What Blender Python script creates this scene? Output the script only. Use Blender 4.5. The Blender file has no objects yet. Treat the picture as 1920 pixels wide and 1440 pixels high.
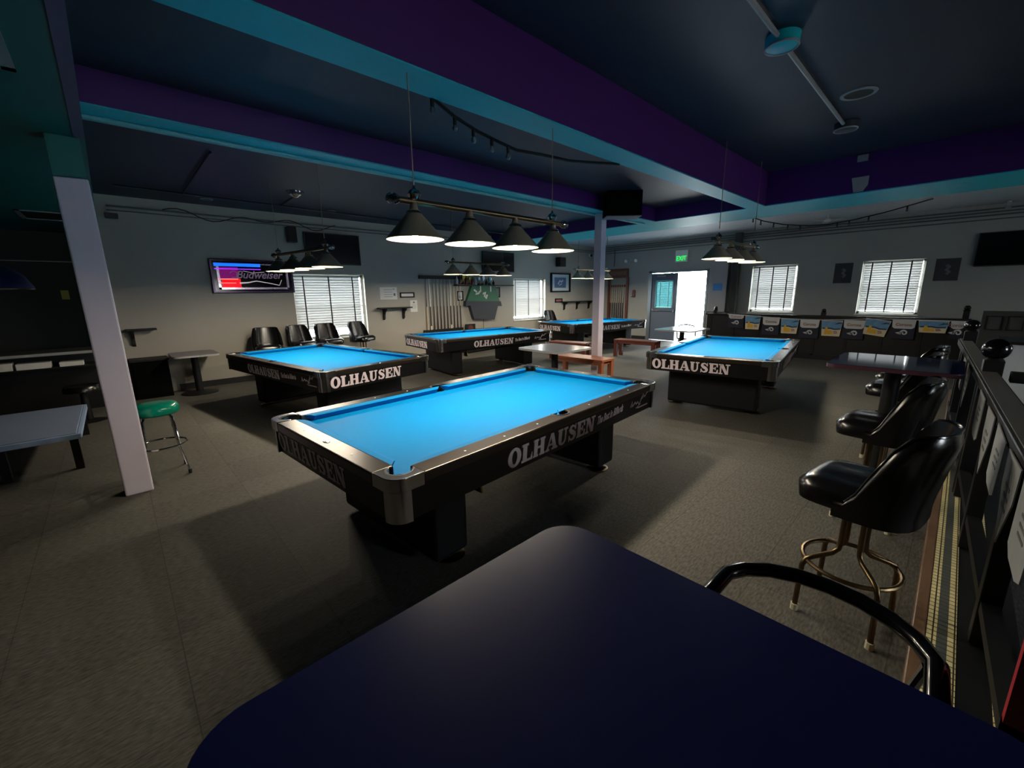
import bpy, bmesh, math, random
from mathutils import Vector, Matrix
random.seed(7)
PI = math.pi
S = bpy.context.scene
COL = S.collection
R = math.radians

# ------------------------------------------------------------------ camera, sky, exposure
cd = bpy.data.cameras.new('camera')
cam = bpy.data.objects.new('camera', cd)
COL.objects.link(cam)
F, PIT, ROL, YAW, CH = 784.55, R(12.3179), R(-0.8296), R(43.2274), 1.6461
fw = Vector((math.sin(YAW)*math.cos(PIT), math.cos(YAW)*math.cos(PIT), -math.sin(PIT)))
rt = Vector((math.cos(YAW), -math.sin(YAW), 0))
up = rt.cross(fw)
r2 = rt*math.cos(ROL) + up*math.sin(ROL)
u2 = -rt*math.sin(ROL) + up*math.cos(ROL)
cam.matrix_world = Matrix(((r2.x, u2.x, -fw.x, 0), (r2.y, u2.y, -fw.y, 0), (r2.z, u2.z, -fw.z, CH), (0, 0, 0, 1)))
cd.sensor_fit = 'HORIZONTAL'
cd.sensor_width = 36.0
cd.lens = 36.0*F/1920
cd.clip_start = 0.02
S.camera = cam

w = bpy.data.worlds.new('sky')
S.world = w
w.use_nodes = True
bg = w.node_tree.nodes['Background']
bg.inputs['Color'].default_value = (0.86, 0.94, 1.0, 1)
bg.inputs['Strength'].default_value = 26.0
S.view_settings.view_transform = 'Standard'
S.view_settings.look = 'None'
S.view_settings.exposure = 0.0
S.view_settings.gamma = 1
S.view_settings.use_curve_mapping = False
S.cycles.use_denoising = True
S.cycles.max_bounces = 8
S.cycles.diffuse_bounces = 5
S.cycles.transparent_max_bounces = 12
S.cycles.sample_clamp_indirect = 6.0
S.cycles.caustics_reflective = False
S.cycles.caustics_refractive = False
BULB_W = 18.0

# ------------------------------------------------------------------ materials
def lin(c):
    return tuple((x/255/12.92 if x/255 <= .04045 else ((x/255+.055)/1.055)**2.4) for x in c)

def mat(name, rgb, rough=.6, metal=0.0, spec=.5, noise=0.0, nscale=40, bump=0.0, bscale=120, emit=None, es=0.0, coat=0.0, stretch=None):
    m = bpy.data.materials.new(name)
    m.use_nodes = True
    nt = m.node_tree
    b = nt.nodes['Principled BSDF']
    c = (*lin(rgb), 1)
    b.inputs['Base Color'].default_value = c
    b.inputs['Roughness'].default_value = rough
    b.inputs['Metallic'].default_value = metal
    b.inputs['Specular IOR Level'].default_value = spec
    b.inputs['Coat Weight'].default_value = coat
    if emit:
        b.inputs['Emission Color'].default_value = (*lin(emit), 1)
        b.inputs['Emission Strength'].default_value = es
    if noise or bump:
        tc = nt.nodes.new('ShaderNodeTexCoord')
        vec = tc.outputs['Object']
        if stretch:
            mp = nt.nodes.new('ShaderNodeMapping')
            mp.inputs['Scale'].default_value = stretch
            nt.links.new(vec, mp.inputs['Vector'])
            vec = mp.outputs['Vector']
        if noise:
            n = nt.nodes.new('ShaderNodeTexNoise')
            n.inputs['Scale'].default_value = nscale
            n.inputs['Detail'].default_value = 5
            nt.links.new(vec, n.inputs['Vector'])
            mx = nt.nodes.new('ShaderNodeMix')
            mx.data_type = 'RGBA'
            mx.inputs[6].default_value = (*[x*(1-noise) for x in c[:3]], 1)
            mx.inputs[7].default_value = (*[min(1, x*(1+noise)) for x in c[:3]], 1)
            nt.links.new(n.outputs['Fac'], mx.inputs['Factor'])
            nt.links.new(mx.outputs[2], b.inputs['Base Color'])
        if bump:
            n2 = nt.nodes.new('ShaderNodeTexNoise')
            n2.inputs['Scale'].default_value = bscale
            n2.inputs['Detail'].default_value = 3
            nt.links.new(vec, n2.inputs['Vector'])
            bp = nt.nodes.new('ShaderNodeBump')
            bp.inputs['Strength'].default_value = bump
            bp.inputs['Distance'].default_value = .004
            nt.links.new(n2.outputs['Fac'], bp.inputs['Height'])
            nt.links.new(bp.outputs['Normal'], b.inputs['Normal'])
    return m

M = {}
M['ceil_navy'] = mat('navy ceiling paint', (34, 43, 58), .55, noise=.12, nscale=2.5, bump=.15, bscale=60)
M['ceil_pale'] = mat('daylight whitened ceiling', (206, 210, 216), .45, noise=.14, nscale=1.2, bump=.5, bscale=6)  # whitening by window daylight is put into this ceiling's colour
M['purple'] = mat('purple beam paint', (64, 15, 96), .5, noise=.08, nscale=3)
M['teal_dark'] = mat('dark teal soffit paint', (0, 108, 100), .5, noise=.08, nscale=4)
M['teal'] = mat('teal beam paint', (0, 182, 192), .5, noise=.08, nscale=4)
M['teal_pale'] = mat('pale teal paint', (96, 170, 176), .4)
M['lavender'] = mat('lavender grey trim paint', (92, 84, 112), .5)
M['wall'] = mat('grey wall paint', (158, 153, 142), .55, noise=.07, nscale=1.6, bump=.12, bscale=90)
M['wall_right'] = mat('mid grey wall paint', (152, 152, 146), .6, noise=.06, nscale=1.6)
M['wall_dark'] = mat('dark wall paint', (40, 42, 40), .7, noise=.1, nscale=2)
M['column'] = mat('lavender white column paint', (205, 196, 208), .5, noise=.04, nscale=6)
M['black_base'] = mat('black vinyl baseboard', (20, 20, 20), .5)
M['black'] = mat('black paint', (14, 14, 15), .55, spec=.3)
M['black_felt'] = mat('black carpeted cabinet', (9, 9, 10), .95, spec=.05)
M['black_gloss'] = mat('black gloss enamel', (8, 8, 9), .15)
M['black_lam'] = mat('black laminate', (11, 11, 12), .42, spec=.35, noise=.12, nscale=30)
M['leg_black'] = mat('matt black panel', (9, 10, 13), .55, spec=.3)
M['cloth'] = mat('blue billiard cloth', (0, 112, 170), .6, spec=.09, noise=.03, nscale=8, bump=.08, bscale=900)
M['rail'] = mat('brushed dark metal rail', (74, 66, 60), .30, metal=.85, noise=.12, nscale=14, stretch=(2, 30, 30))
M['chrome'] = mat('dull chrome', (168, 166, 166), .2, metal=1.0, noise=.06, nscale=20)
M['chrome_b'] = mat('bright chrome', (215, 214, 210), .09, metal=1.0)
M['brass'] = mat('aged brass', (134, 118, 92), .3, metal=1.0, noise=.12, nscale=30)
M['brass_leg'] = mat('tarnished brass tube', (112, 94, 68), .36, metal=1.0, noise=.25, nscale=40)
M['bronze'] = mat('dark bronze shade', (146, 134, 116), .42, metal=.3, noise=.08, nscale=20)
M['lining'] = mat('white shade lining', (250, 246, 228), .6)
M['rubber'] = mat('black rubber pocket', (14, 14, 15), .6)
M['letter'] = mat('white vinyl lettering', (252, 234, 240), .45)
M['sight'] = mat('pearl inlay', (240, 236, 225), .3)
M['vinyl'] = mat('black vinyl upholstery', (17, 16, 16), .24, noise=.2, nscale=25, bump=.12, bscale=35)
M['green_vinyl'] = mat('green vinyl upholstery', (0, 128, 102), .2, bump=.08, bscale=40)
M['glide'] = mat('ivory glide', (205, 198, 168), .5)
M['navy_top'] = mat('navy laminate', (25, 32, 84), .27, spec=.32, noise=.05, nscale=6, bump=.03, bscale=400)
M['navy_edge'] = mat('navy laminate edge', (20, 20, 34), .35)
M['grey_top'] = mat('grey laminate', (158, 162, 170), .18, noise=.04, nscale=20)
M['maroon_edge'] = mat('maroon table edge', (74, 40, 52), .4)
M['wood_red'] = mat('red brown wood', (158, 92, 62), .45, noise=.3, nscale=6, stretch=(3, 30, 30))
M['wood_dark'] = mat('dark red wood', (98, 46, 34), .4, noise=.25, nscale=6, stretch=(20, 20, 3))
M['wood_trim'] = mat('brown wood edging', (112, 86, 64), .35, noise=.3, nscale=5, stretch=(3, 30, 30))
M['slat'] = None
M['tape'] = mat('dark ladder tape', (34, 34, 38), .8)
M['white_paint'] = mat('white gloss paint', (228, 228, 224), .4)
M['frame_white'] = mat('white window frame', (225, 225, 215), .4)
M['alu'] = mat('aluminium frame', (150, 160, 168), .3, metal=.8)
M['door_grey'] = mat('slate door paint', (92, 104, 122), .4)
M['paper'] = mat('white paper', (214, 212, 206), .8)
M['ink'] = mat('black ink', (25, 25, 28), .8)
M['ink_grey'] = mat('grey print', (110, 112, 116), .8)
M['screen'] = mat('dark television screen', (9, 9, 11), .16)
M['tv_case'] = mat('black plastic', (14, 14, 15), .4)
M['grey_metal'] = mat('grey painted conduit', (88, 92, 94), .45)
M['grey_plastic'] = mat('grey plastic', (150, 150, 148), .5)
M['dark_pipe'] = mat('dark painted pipe', (26, 30, 38), .5)
M['worn_rail'] = mat('worn grey hand rail', (98, 96, 92), .42, noise=.35, nscale=12, stretch=(2, 25, 25))
M['pennant'] = mat('grey pennant back', (150, 154, 154), .7, noise=.2, nscale=12)
M['flag_white'] = mat('white flag', (200, 198, 196), .7)
M['flag_navy'] = mat('navy flag', (20, 24, 44), .7)
M['flag_red'] = mat('faded red print', (160, 112, 106), .7)
M['flag_sky'] = mat('sky print', (104, 150, 186), .7, noise=.25, nscale=14)
M['flag_sea'] = mat('dark sea print', (34, 66, 96), .7)
M['flag_sand'] = mat('sand print', (216, 200, 164), .7)
M['flag_yellow'] = mat('amber print', (226, 172, 40), .7, noise=.2, nscale=30)
M['red'] = mat('red paint', (172, 22, 42), .4)
M['grey_board'] = mat('grey board', (150, 150, 152), .6)
M['tile_cream'] = None
M['note'] = mat('yellow note', (190, 180, 90), .8)
M['blue_shade'] = mat('dark blue shade', (16, 20, 62), .3)
M['art_blue'] = mat('blue picture print', (70, 92, 132), .5, noise=.9, nscale=9)
M['mount'] = mat('pale picture mount', (206, 214, 214), .7)
M['poster'] = mat('dark poster print', (46, 48, 50), .6, noise=.5, nscale=6)
M['poster_mark'] = mat('grey poster figure', (94, 98, 96), .6, noise=.5, nscale=14)
M['green_coat'] = mat('green painted panel', (44, 104, 72), .6, noise=.15, nscale=10)
M['char'] = mat('charcoal painted panel', (48, 50, 58), .6)
M['gold'] = mat('gold plated', (196, 150, 60), .25, metal=1.0)
M['silver'] = mat('silver plated', (200, 200, 200), .2, metal=1.0)
M['red_glass'] = mat('red bottle', (130, 34, 30), .2)
M['brown_glass'] = mat('brown bottle', (70, 42, 26), .2)
M['clear_glass'] = mat('pale bottle', (196, 202, 204), .15)
M['blue_paper'] = mat('blue paper', (72, 130, 196), .8)
M['low_top'] = mat('blue grey hammered top', (122, 136, 160), .42, noise=.12, nscale=25)
M['low_edge'] = mat('pale blue edge', (150, 172, 204), .35)
M['cue_wood'] = mat('pale maple cue', (188, 166, 134), .4)
M['cue_white'] = mat('white cue', (226, 226, 222), .35)
M['cue_dark'] = mat('dark cue', (52, 50, 52), .4)
M['cue_butt'] = mat('dark cue butt', (46, 24, 20), .35)
M['concrete'] = mat('pale concrete', (190, 190, 186), .8)
M['navy_gloss'] = mat('glossy navy laminate', (22, 28, 70), .05, spec=1.0)
M['bulb'] = mat('lit bulb', (255, 240, 210), .5, emit=(255, 228, 180), es=150)
M['exit_green'] = mat('lit green letters', (20, 200, 70), .5, emit=(30, 235, 90), es=1.2)
M['neon_blue'] = mat('lit blue tube', (20, 90, 255), .5, emit=(20, 100, 255), es=1.6)
M['neon_violet'] = mat('lit violet tube', (150, 40, 255), .5, emit=(150, 50, 255), es=1.3)
M['neon_magenta'] = mat('lit magenta panel', (140, 10, 120), .5, emit=(150, 10, 120), es=.45)
M['neon_red'] = mat('lit red panel', (235, 10, 30), .5, emit=(240, 10, 30), es=1.0)
M['neon_pink'] = mat('lit pink tube', (255, 130, 110), .5, emit=(255, 130, 110), es=1.3)
M['sign_glass'] = mat('black sign glass', (14, 6, 18), .12)
M['sign_frame'] = mat('dark violet sign frame', (50, 30, 62), .25, metal=.5)
M['sign_chrome'] = mat('sign chrome border', (190, 170, 190), .25, metal=.9)
M['sign_text'] = mat('grey lilac sign lettering', (150, 130, 150), .5, emit=(150, 125, 150), es=.22)
M['sign_white'] = mat('pale sign outline', (220, 205, 210), .5, emit=(230, 210, 215), es=.5)

def special(name):
    m = bpy.data.materials.new(name)
    m.use_nodes = True
    nt = m.node_tree
    nt.nodes.clear()
    out = nt.nodes.new('ShaderNodeOutputMaterial')
    return m, nt, out
m, nt, out = special('translucent white slat')
d = nt.nodes.new('ShaderNodeBsdfDiffuse'); d.inputs['Color'].default_value = (.72, .72, .7, 1)
t = nt.nodes.new('ShaderNodeBsdfTranslucent'); t.inputs['Color'].default_value = (.88, .88, .87, 1)
mx = nt.nodes.new('ShaderNodeMixShader'); mx.inputs[0].default_value = .32
nt.links.new(d.outputs[0], mx.inputs[1]); nt.links.new(t.outputs[0], mx.inputs[2]); nt.links.new(mx.outputs[0], out.inputs[0])
M['slat'] = m
m, nt, out = special('dense aqua slat')
d = nt.nodes.new('ShaderNodeBsdfDiffuse'); d.inputs['Color'].default_value = (.45, .62, .62, 1)
t = nt.nodes.new('ShaderNodeBsdfTranslucent'); t.inputs['Color'].default_value = (.40, .62, .62, 1)
mx = nt.nodes.new('ShaderNodeMixShader'); mx.inputs[0].default_value = .22
nt.links.new(d.outputs[0], mx.inputs[1]); nt.links.new(t.outputs[0], mx.inputs[2]); nt.links.new(mx.outputs[0], out.inputs[0])
M['slat_dense'] = m
m, nt, out = special('window glass')
d = nt.nodes.new('ShaderNodeBsdfTransparent')
t = nt.nodes.new('ShaderNodeBsdfGlossy'); t.inputs['Roughness'].default_value = .02
mx = nt.nodes.new('ShaderNodeMixShader'); mx.inputs[0].default_value = .06
nt.links.new(d.outputs[0], mx.inputs[1]); nt.links.new(t.outputs[0], mx.inputs[2]); nt.links.new(mx.outputs[0], out.inputs[0])
M['glass'] = m
m, nt, out = special('aqua tinted glass')
d = nt.nodes.new('ShaderNodeBsdfTransparent'); d.inputs['Color'].default_value = (.36, .60, .61, 1)
t = nt.nodes.new('ShaderNodeBsdfGlossy'); t.inputs['Roughness'].default_value = .02
mx = nt.nodes.new('ShaderNodeMixShader'); mx.inputs[0].default_value = .06
nt.links.new(d.outputs[0], mx.inputs[1]); nt.links.new(t.outputs[0], mx.inputs[2]); nt.links.new(mx.outputs[0], out.inputs[0])
M['aqua_glass'] = m

def floor_mat():
    m = mat('charcoal vinyl tile floor', (80, 78, 74), .7, spec=.15)
    nt = m.node_tree
    b = nt.nodes['Principled BSDF']
    tc = nt.nodes.new('ShaderNodeTexCoord')
    br = nt.nodes.new('ShaderNodeTexBrick')
    br.offset = 0
    br.inputs['Scale'].default_value = 1
    br.inputs['Brick Width'].default_value = .61
    br.inputs['Row Height'].default_value = .61
    br.inputs['Mortar Size'].default_value = .0025
    a, c2 = lin((92, 91, 85)), lin((84, 83, 78))
    br.inputs['Color1'].default_value = (*a, 1)
    br.inputs['Color2'].default_value = (*c2, 1)
    br.inputs['Mortar'].default_value = (*[x*.72 for x in c2], 1)
    nt.links.new(tc.outputs['Object'], br.inputs['Vector'])
    mp = nt.nodes.new('ShaderNodeMapping'); mp.inputs['Scale'].default_value = (18, 70, 18)
    nt.links.new(tc.outputs['Object'], mp.inputs['Vector'])
    n = nt.nodes.new('ShaderNodeTexNoise'); n.inputs['Scale'].default_value = 1.4; n.inputs['Detail'].default_value = 8
    nt.links.new(mp.outputs['Vector'], n.inputs['Vector'])
    n3 = nt.nodes.new('ShaderNodeTexNoise'); n3.inputs['Scale'].default_value = .9; n3.inputs['Detail'].default_value = 3
    nt.links.new(tc.outputs['Object'], n3.inputs['Vector'])
    cr = nt.nodes.new('ShaderNodeValToRGB')
    cr.color_ramp.elements[0].position = .3; cr.color_ramp.elements[0].color = (.55, .55, .56, 1)
    cr.color_ramp.elements[1].position = .72; cr.color_ramp.elements[1].color = (1.3, 1.28, 1.25, 1)
    nt.links.new(n.outputs['Fac'], cr.inputs['Fac'])
    mx = nt.nodes.new('ShaderNodeMix'); mx.data_type = 'RGBA'; mx.blend_type = 'MULTIPLY'; mx.inputs['Factor'].default_value = 1
    nt.links.new(br.outputs['Color'], mx.inputs[6]); nt.links.new(cr.outputs['Color'], mx.inputs[7])
    cr2 = nt.nodes.new('ShaderNodeValToRGB')
    cr2.color_ramp.elements[0].position = .3; cr2.color_ramp.elements[0].color = (.9, .85, .82, 1)
    cr2.color_ramp.elements[1].position = .7; cr2.color_ramp.elements[1].color = (1.02, 1.02, 1.0, 1)
    nt.links.new(n3.outputs['Fac'], cr2.inputs['Fac'])
    mx2 = nt.nodes.new('ShaderNodeMix'); mx2.data_type = 'RGBA'; mx2.blend_type = 'MULTIPLY'; mx2.inputs['Factor'].default_value = 1
    nt.links.new(mx.outputs[2], mx2.inputs[6]); nt.links.new(cr2.outputs['Color'], mx2.inputs[7])
    nt.links.new(mx2.outputs[2], b.inputs['Base Color'])
    bp = nt.nodes.new('ShaderNodeBump'); bp.inputs['Strength'].default_value = .35; bp.inputs['Distance'].default_value = .004
    nt.links.new(n.outputs['Fac'], bp.inputs['Height']); nt.links.new(bp.outputs['Normal'], b.inputs['Normal'])
    return m
M['floor'] = floor_mat()

def tile_mat(name, c1, c2, mortar, wdt, hgt):
    m = mat(name, c1, .3)
    nt = m.node_tree
    b = nt.nodes['Principled BSDF']
    tc = nt.nodes.new('ShaderNodeTexCoord')
    br = nt.nodes.new('ShaderNodeTexBrick')
    br.offset = 0
    br.inputs['Scale'].default_value = 1
    br.inputs['Brick Width'].default_value = wdt
    br.inputs['Row Height'].default_value = hgt
    br.inputs['Mortar Size'].default_value = .0028
    br.inputs['Color1'].default_value = (*lin(c1), 1)
    br.inputs['Color2'].default_value = (*lin(c2), 1)
    br.inputs['Mortar'].default_value = (*lin(mortar), 1)
    nt.links.new(tc.outputs['Object'], br.inputs['Vector'])
    nt.links.new(br.outputs['Color'], b.inputs['Base Color'])
    return m
M['tile_cream'] = tile_mat('cream small tiles', (232, 220, 164), (222, 208, 150), (60, 52, 36), .036, .07)
M['tile_grey'] = tile_mat('grey green small tiles', (92, 96, 90), (84, 88, 84), (48, 48, 44), .036, .07)

# ------------------------------------------------------------------ mesh helpers
class MB:
    def __init__(s):
        s.b = bmesh.new()
    def _x(s, vs, mt):
        if mt is not None:
            bmesh.ops.transform(s.b, matrix=mt, verts=vs)
    def box(s, x0, x1, y0, y1, z0, z1, bev=0, seg=2, mt=None):
        r = bmesh.ops.create_cube(s.b, size=1)
        vs = r['verts']
        for v in vs:
            v.co = Vector(((x0+x1)/2+v.co.x*(x1-x0), (y0+y1)/2+v.co.y*(y1-y0), (z0+z1)/2+v.co.z*(z1-z0)))
        if bev:
            es = list({e for v in vs for e in v.link_edges})
            r = bmesh.ops.bevel(s.b, geom=es, offset=bev, segments=seg, affect='EDGES', profile=.5)
            vs = list({v for f in r['faces'] for v in f.verts} | {v for v in vs if v.is_valid})
        s._x(vs, mt)
        return s
    def lathe(s, prof, n=24, mt=None, close=False):
        rings = []
        vs = []
        for r, z in prof:
            if r < 1e-6:
                v = s.b.verts.new((0, 0, z)); rings.append([v]); vs.append(v)
            else:
                rg = [s.b.verts.new((r*math.cos(2*PI*i/n), r*math.sin(2*PI*i/n), z)) for i in range(n)]
                rings.append(rg); vs += rg
        for a, b in zip(rings, rings[1:]):
            if len(a) == 1 and len(b) == 1:
                continue
            for i in range(n):
                j = (i+1) % n
                if len(a) == 1:
                    s.b.faces.new((a[0], b[j], b[i]))
                elif len(b) == 1:
                    s.b.faces.new((a[i], a[j], b[0]))
                else:
                    s.b.faces.new((a[i], a[j], b[j], b[i]))
        s._x(vs, mt)
        return s
    def cyl(s, p, q, r, n=12, r1=None):
        return s.tube([p, q], r, n, r1=r1)
    def tube(s, pts, r, n=10, cyc=False, r1=None):
        pts = [Vector(p) for p in pts]
        N = len(pts)
        up = None
        rings = []
        for i, p in enumerate(pts):
            if cyc:
                d = pts[(i+1) % N]-pts[i-1]
            else:
                d = pts[min(i+1, N-1)]-pts[max(i-1, 0)]
            d.normalize()
            if up is None:
                up = d.orthogonal().normalized()
            else:
                up = (up-d*up.dot(d))
                up = up.normalized() if up.length > 1e-6 else d.orthogonal().normalized()
            sd = d.cross(up)
            rr = r if r1 is None else r+(r1-r)*i/(N-1)
            rings.append([s.b.verts.new(p+(up*math.cos(2*PI*k/n)+sd*math.sin(2*PI*k/n))*rr) for k in range(n)])
        rng = range(N if cyc else N-1)
        for i in rng:
            a, b = rings[i], rings[(i+1) % N]
            for k in range(n):
                j = (k+1) % n
                s.b.faces.new((a[k], a[j], b[j], b[k]))
        if not cyc:
            s.b.faces.new(rings[0][::-1]); s.b.faces.new(rings[-1])
        return s
    def torus(s, c, r, tr, n=28, m=8):
        return s.tube([(c[0]+r*math.cos(2*PI*i/n), c[1]+r*math.sin(2*PI*i/n), c[2]) for i in range(n)], tr, m, cyc=True)
    def sphere(s, c, r, n=16, sx=1, sy=1, sz=1):
        res = bmesh.ops.create_uvsphere(s.b, u_segments=n, v_segments=max(6, n//2), radius=r)
        for v in res['verts']:
            v.co = Vector((c[0]+v.co.x*sx, c[1]+v.co.y*sy, c[2]+v.co.z*sz))
        return s
    def prism(s, poly, z0, z1, mt=None, top_inset=0, bev=0):
        # poly: list of (x,y); extruded along z
        a = [s.b.verts.new((x, y, z0)) for x, y in poly]
        b = [s.b.verts.new((x, y, z1)) for x, y in poly]
        n = len(poly)
        f0 = s.b.faces.new(a[::-1]); f1 = s.b.faces.new(b)
        for i in range(n):
            j = (i+1) % n
            s.b.faces.new((a[i], a[j], b[j], b[i]))
        if bev:
            es = list(f1.edges)
            bmesh.ops.bevel(s.b, geom=es, offset=bev, segments=3, affect='EDGES', profile=.5)
        else:
            s._x(a+b, mt)
        return s
    def ribbon(s, pts, wd, z0, z1, mt=None):
        # flat stroke along 2D points
        L, Rr = [], []
        P = [Vector(p) for p in pts]
        for i, p in enumerate(P):
            d = (P[min(i+1, len(P)-1)]-P[max(i-1, 0)])
            d = d.normalized() if d.length > 0 else Vector((1, 0))
            nrm = Vector((-d.y, d.x))
            ww = wd[i] if isinstance(wd, (list, tuple)) else wd
            L.append(p+nrm*ww/2); Rr.append(p-nrm*ww/2)
        for i in range(len(P)-1):
            s.prism([tuple(Rr[i]), tuple(Rr[i+1]), tuple(L[i+1]), tuple(L[i])], z0, z1, mt)
        return s
    def build(s, name, m, parent=None, smooth=False, loc=None, ang=35):
        bmesh.ops.recalc_face_normals(s.b, faces=s.b.faces)
        me = bpy.data.meshes.new(name)
        s.b.to_mesh(me)
        s.b.free()
        if smooth:
            for p in me.polygons:
                p.use_smooth = True
            if hasattr(me, 'set_sharp_from_angle'):
                me.set_sharp_from_angle(angle=R(ang))
        o = bpy.data.objects.new(name, me)
        COL.objects.link(o)
        if m is not None:
            me.materials.append(M[m] if isinstance(m, str) else m)
        if parent is not None:
            o.parent = parent
        if loc:
            o.location = loc
        return o

def tag(o, label, cat, group=None):
    o['label'] = label
    o['category'] = cat
    if group:
        o['group'] = group
    return o
def thing(name, label, cat, loc=(0, 0, 0), rz=0, group=None):
    o = bpy.data.objects.new(name, None)
    COL.objects.link(o)
    o.empty_display_size = .1
    o.location = loc
    o.rotation_euler = (0, 0, R(rz))
    return tag(o, label, cat, group)
def struct(o):
    o['kind'] = 'structure'
    return o
def dup(o, parent=None):
    kids = [c for c in COL.objects if c.parent == o]
    c = o.copy()
    COL.objects.link(c)
    if parent is not None:
        c.parent = parent
    for k in kids:
        dup(k, c)
    return c
def dup_thing(o, label, loc, rz, group=None, cat=None):
    c = dup(o)
    c.location = loc
    c.rotation_euler = (0, 0, R(rz))
    c['label'] = label
    if group:
        c['group'] = group
    return c

def text_poly(txt, size, shear=0.0, off=0.0, align='CENTER'):
    cu = bpy.data.curves.new('text', 'FONT')
    cu.body = txt
    cu.size = size
    cu.shear = shear
    cu.offset = off
    cu.align_x = align
    cu.resolution_u = 3
    o = bpy.data.objects.new('text', cu)
    COL.objects.link(o)
    dg = bpy.context.evaluated_depsgraph_get()
    me = bpy.data.meshes.new_from_object(o.evaluated_get(dg))
    bpy.data.objects.remove(o)
    bpy.data.curves.remove(cu)
    return me
def add_text(mb, txt, size, mt, shear=0.0, off=0.0, thick=.002, align='CENTER', sx=1.0):
    me = text_poly(txt, size, shear, off, align)
    tmp = bmesh.new()
    tmp.from_mesh(me)
    r = bmesh.ops.extrude_face_region(tmp, geom=tmp.faces[:])
    for v in [g for g in r['geom'] if isinstance(g, bmesh.types.BMVert)]:
        v.co.z += thick
    bmesh.ops.transform(tmp, matrix=mt @ Matrix.Diagonal((sx, 1, 1, 1)), verts=tmp.verts[:])
    me2 = bpy.data.meshes.new('t')
    tmp.to_mesh(me2)
    tmp.free()
    mb.b.from_mesh(me2)
    bpy.data.meshes.remove(me)
    bpy.data.meshes.remove(me2)
    return mb

# slab-serif letters on unit height; each is a list of polygons / strokes
def ring(cx, cy, ox, oy, ix, iy, a0=0, a1=360, n=20):
    out = []
    for i in range(n):
        t0, t1 = R(a0+(a1-a0)*i/n), R(a0+(a1-a0)*(i+1)/n)
        out.append([(cx+ix*math.cos(t0), cy+iy*math.sin(t0)), (cx+ox*math.cos(t0), cy+oy*math.sin(t0)),
                    (cx+ox*math.cos(t1), cy+oy*math.sin(t1)), (cx+ix*math.cos(t1), cy+iy*math.sin(t1))])
    return out
def q(x0, y0, x1, y1):
    return [(x0, y0), (x1, y0), (x1, y1), (x0, y1)]
GL = {
 'O': (.92, ring(.44, .5, .44, .53, .17, .37)),
 'L': (.80, [q(.08, .1, .36, .9), q(0, .87, .46, 1), q(0, 0, .76, .13), [(.62, .13), (.76, .13), (.76, .42), (.70, .42)]]),
 'H': (.94, [q(.06, .1, .33, .9), q(.55, .1, .82, .9), q(.3, .44, .58, .57), q(0, 0, .39, .12), q(0, .88, .39, 1), q(.49, 0, .88, .12), q(.49, .88, .88, 1)]),
 'A': (.98, [[(.09, .1), (.21, .1), (.50, 1), (.38, 1)], [(.36, 1), (.60, 1), (.88, .1), (.60, .1)], q(.24, .28, .66, .39), q(0, 0, .32, .12), q(.50, 0, .96, .12)]),
 'U': (.90, [q(.06, .36, .32, .9), q(.58, .36, .71, .9), q(0, .88, .40, 1), q(.49, .88, .82, 1)] + ring(.385, .37, .325, .38, .195, .24, 180, 360, 12) + [[(.06, .37), (.19, .37), (.32, .37), (.32, .14), (.2, .04), (.1, .16)]]),
 'S': (.78, None),
 'E': (.82, [q(.06, .1, .34, .9), q(0, .87, .74, 1), q(0, 0, .77, .13), q(.3, .44, .56, .56), q(.48, .34, .57, .66), [(.64, .64), (.74, .64), (.74, .87), (.60, .87)], [(.61, .13), (.77, .13), (.77, .40), (.68, .40)]]),
 'N': (.98, [q(.10, .1, .22, .95), [(.06, 1), (.36, 1), (.80, 0), (.56, 0)], q(.68, .05, .80, .9), q(0, 0, .33, .12), q(0, .88, .32, 1), q(.56, .88, .94, 1)]),
}
S_PTS = [(.60, .72), (.52, .86), (.36, .93), (.20, .86), (.16, .72), (.24, .60), (.38, .51), (.53, .41), (.58, .28), (.51, .13), (.35, .06), (.18, .12), (.10, .28)]
S_W = [.06, .10, .13, .19, .24, .27, .28, .27, .24, .20, .14, .11, .06]
def add_word(mb, word, h, total, mt, thick=.003):
    adv = sum(GL[c][0] for c in word)
    sx = total/adv
    x = -total/2
    for c in word:
        T = mt @ Matrix.Translation((x, 0, 0)) @ Matrix.Diagonal((sx, h, 1, 1))
        if c == 'S':
            mb.ribbon(S_PTS, S_W, 0, thick, T)
            mb.prism([(.56, .66), (.66, .66), (.66, 1), (.60, 1)], 0, thick, T)
            mb.prism([(.04, 0), (.10, 0), (.15, .36), (.04, .36)], 0, thick, T)
        else:
            for p in GL[c][1]:
                mb.prism(p, 0, thick, T)
        x += GL[c][0]*sx
    return mb
def rrect(x0, x1, y0, y1, r, n=6):
    out = []
    for cx, cy, a in ((x1-r, y0+r, -90), (x1-r, y1-r, 0), (x0+r, y1-r, 90), (x0+r, y0+r, 180)):
        for i in range(n+1):
            t = R(a+90*i/n)
            out.append((cx+r*math.cos(t), cy+r*math.sin(t)))
    return out

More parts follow.
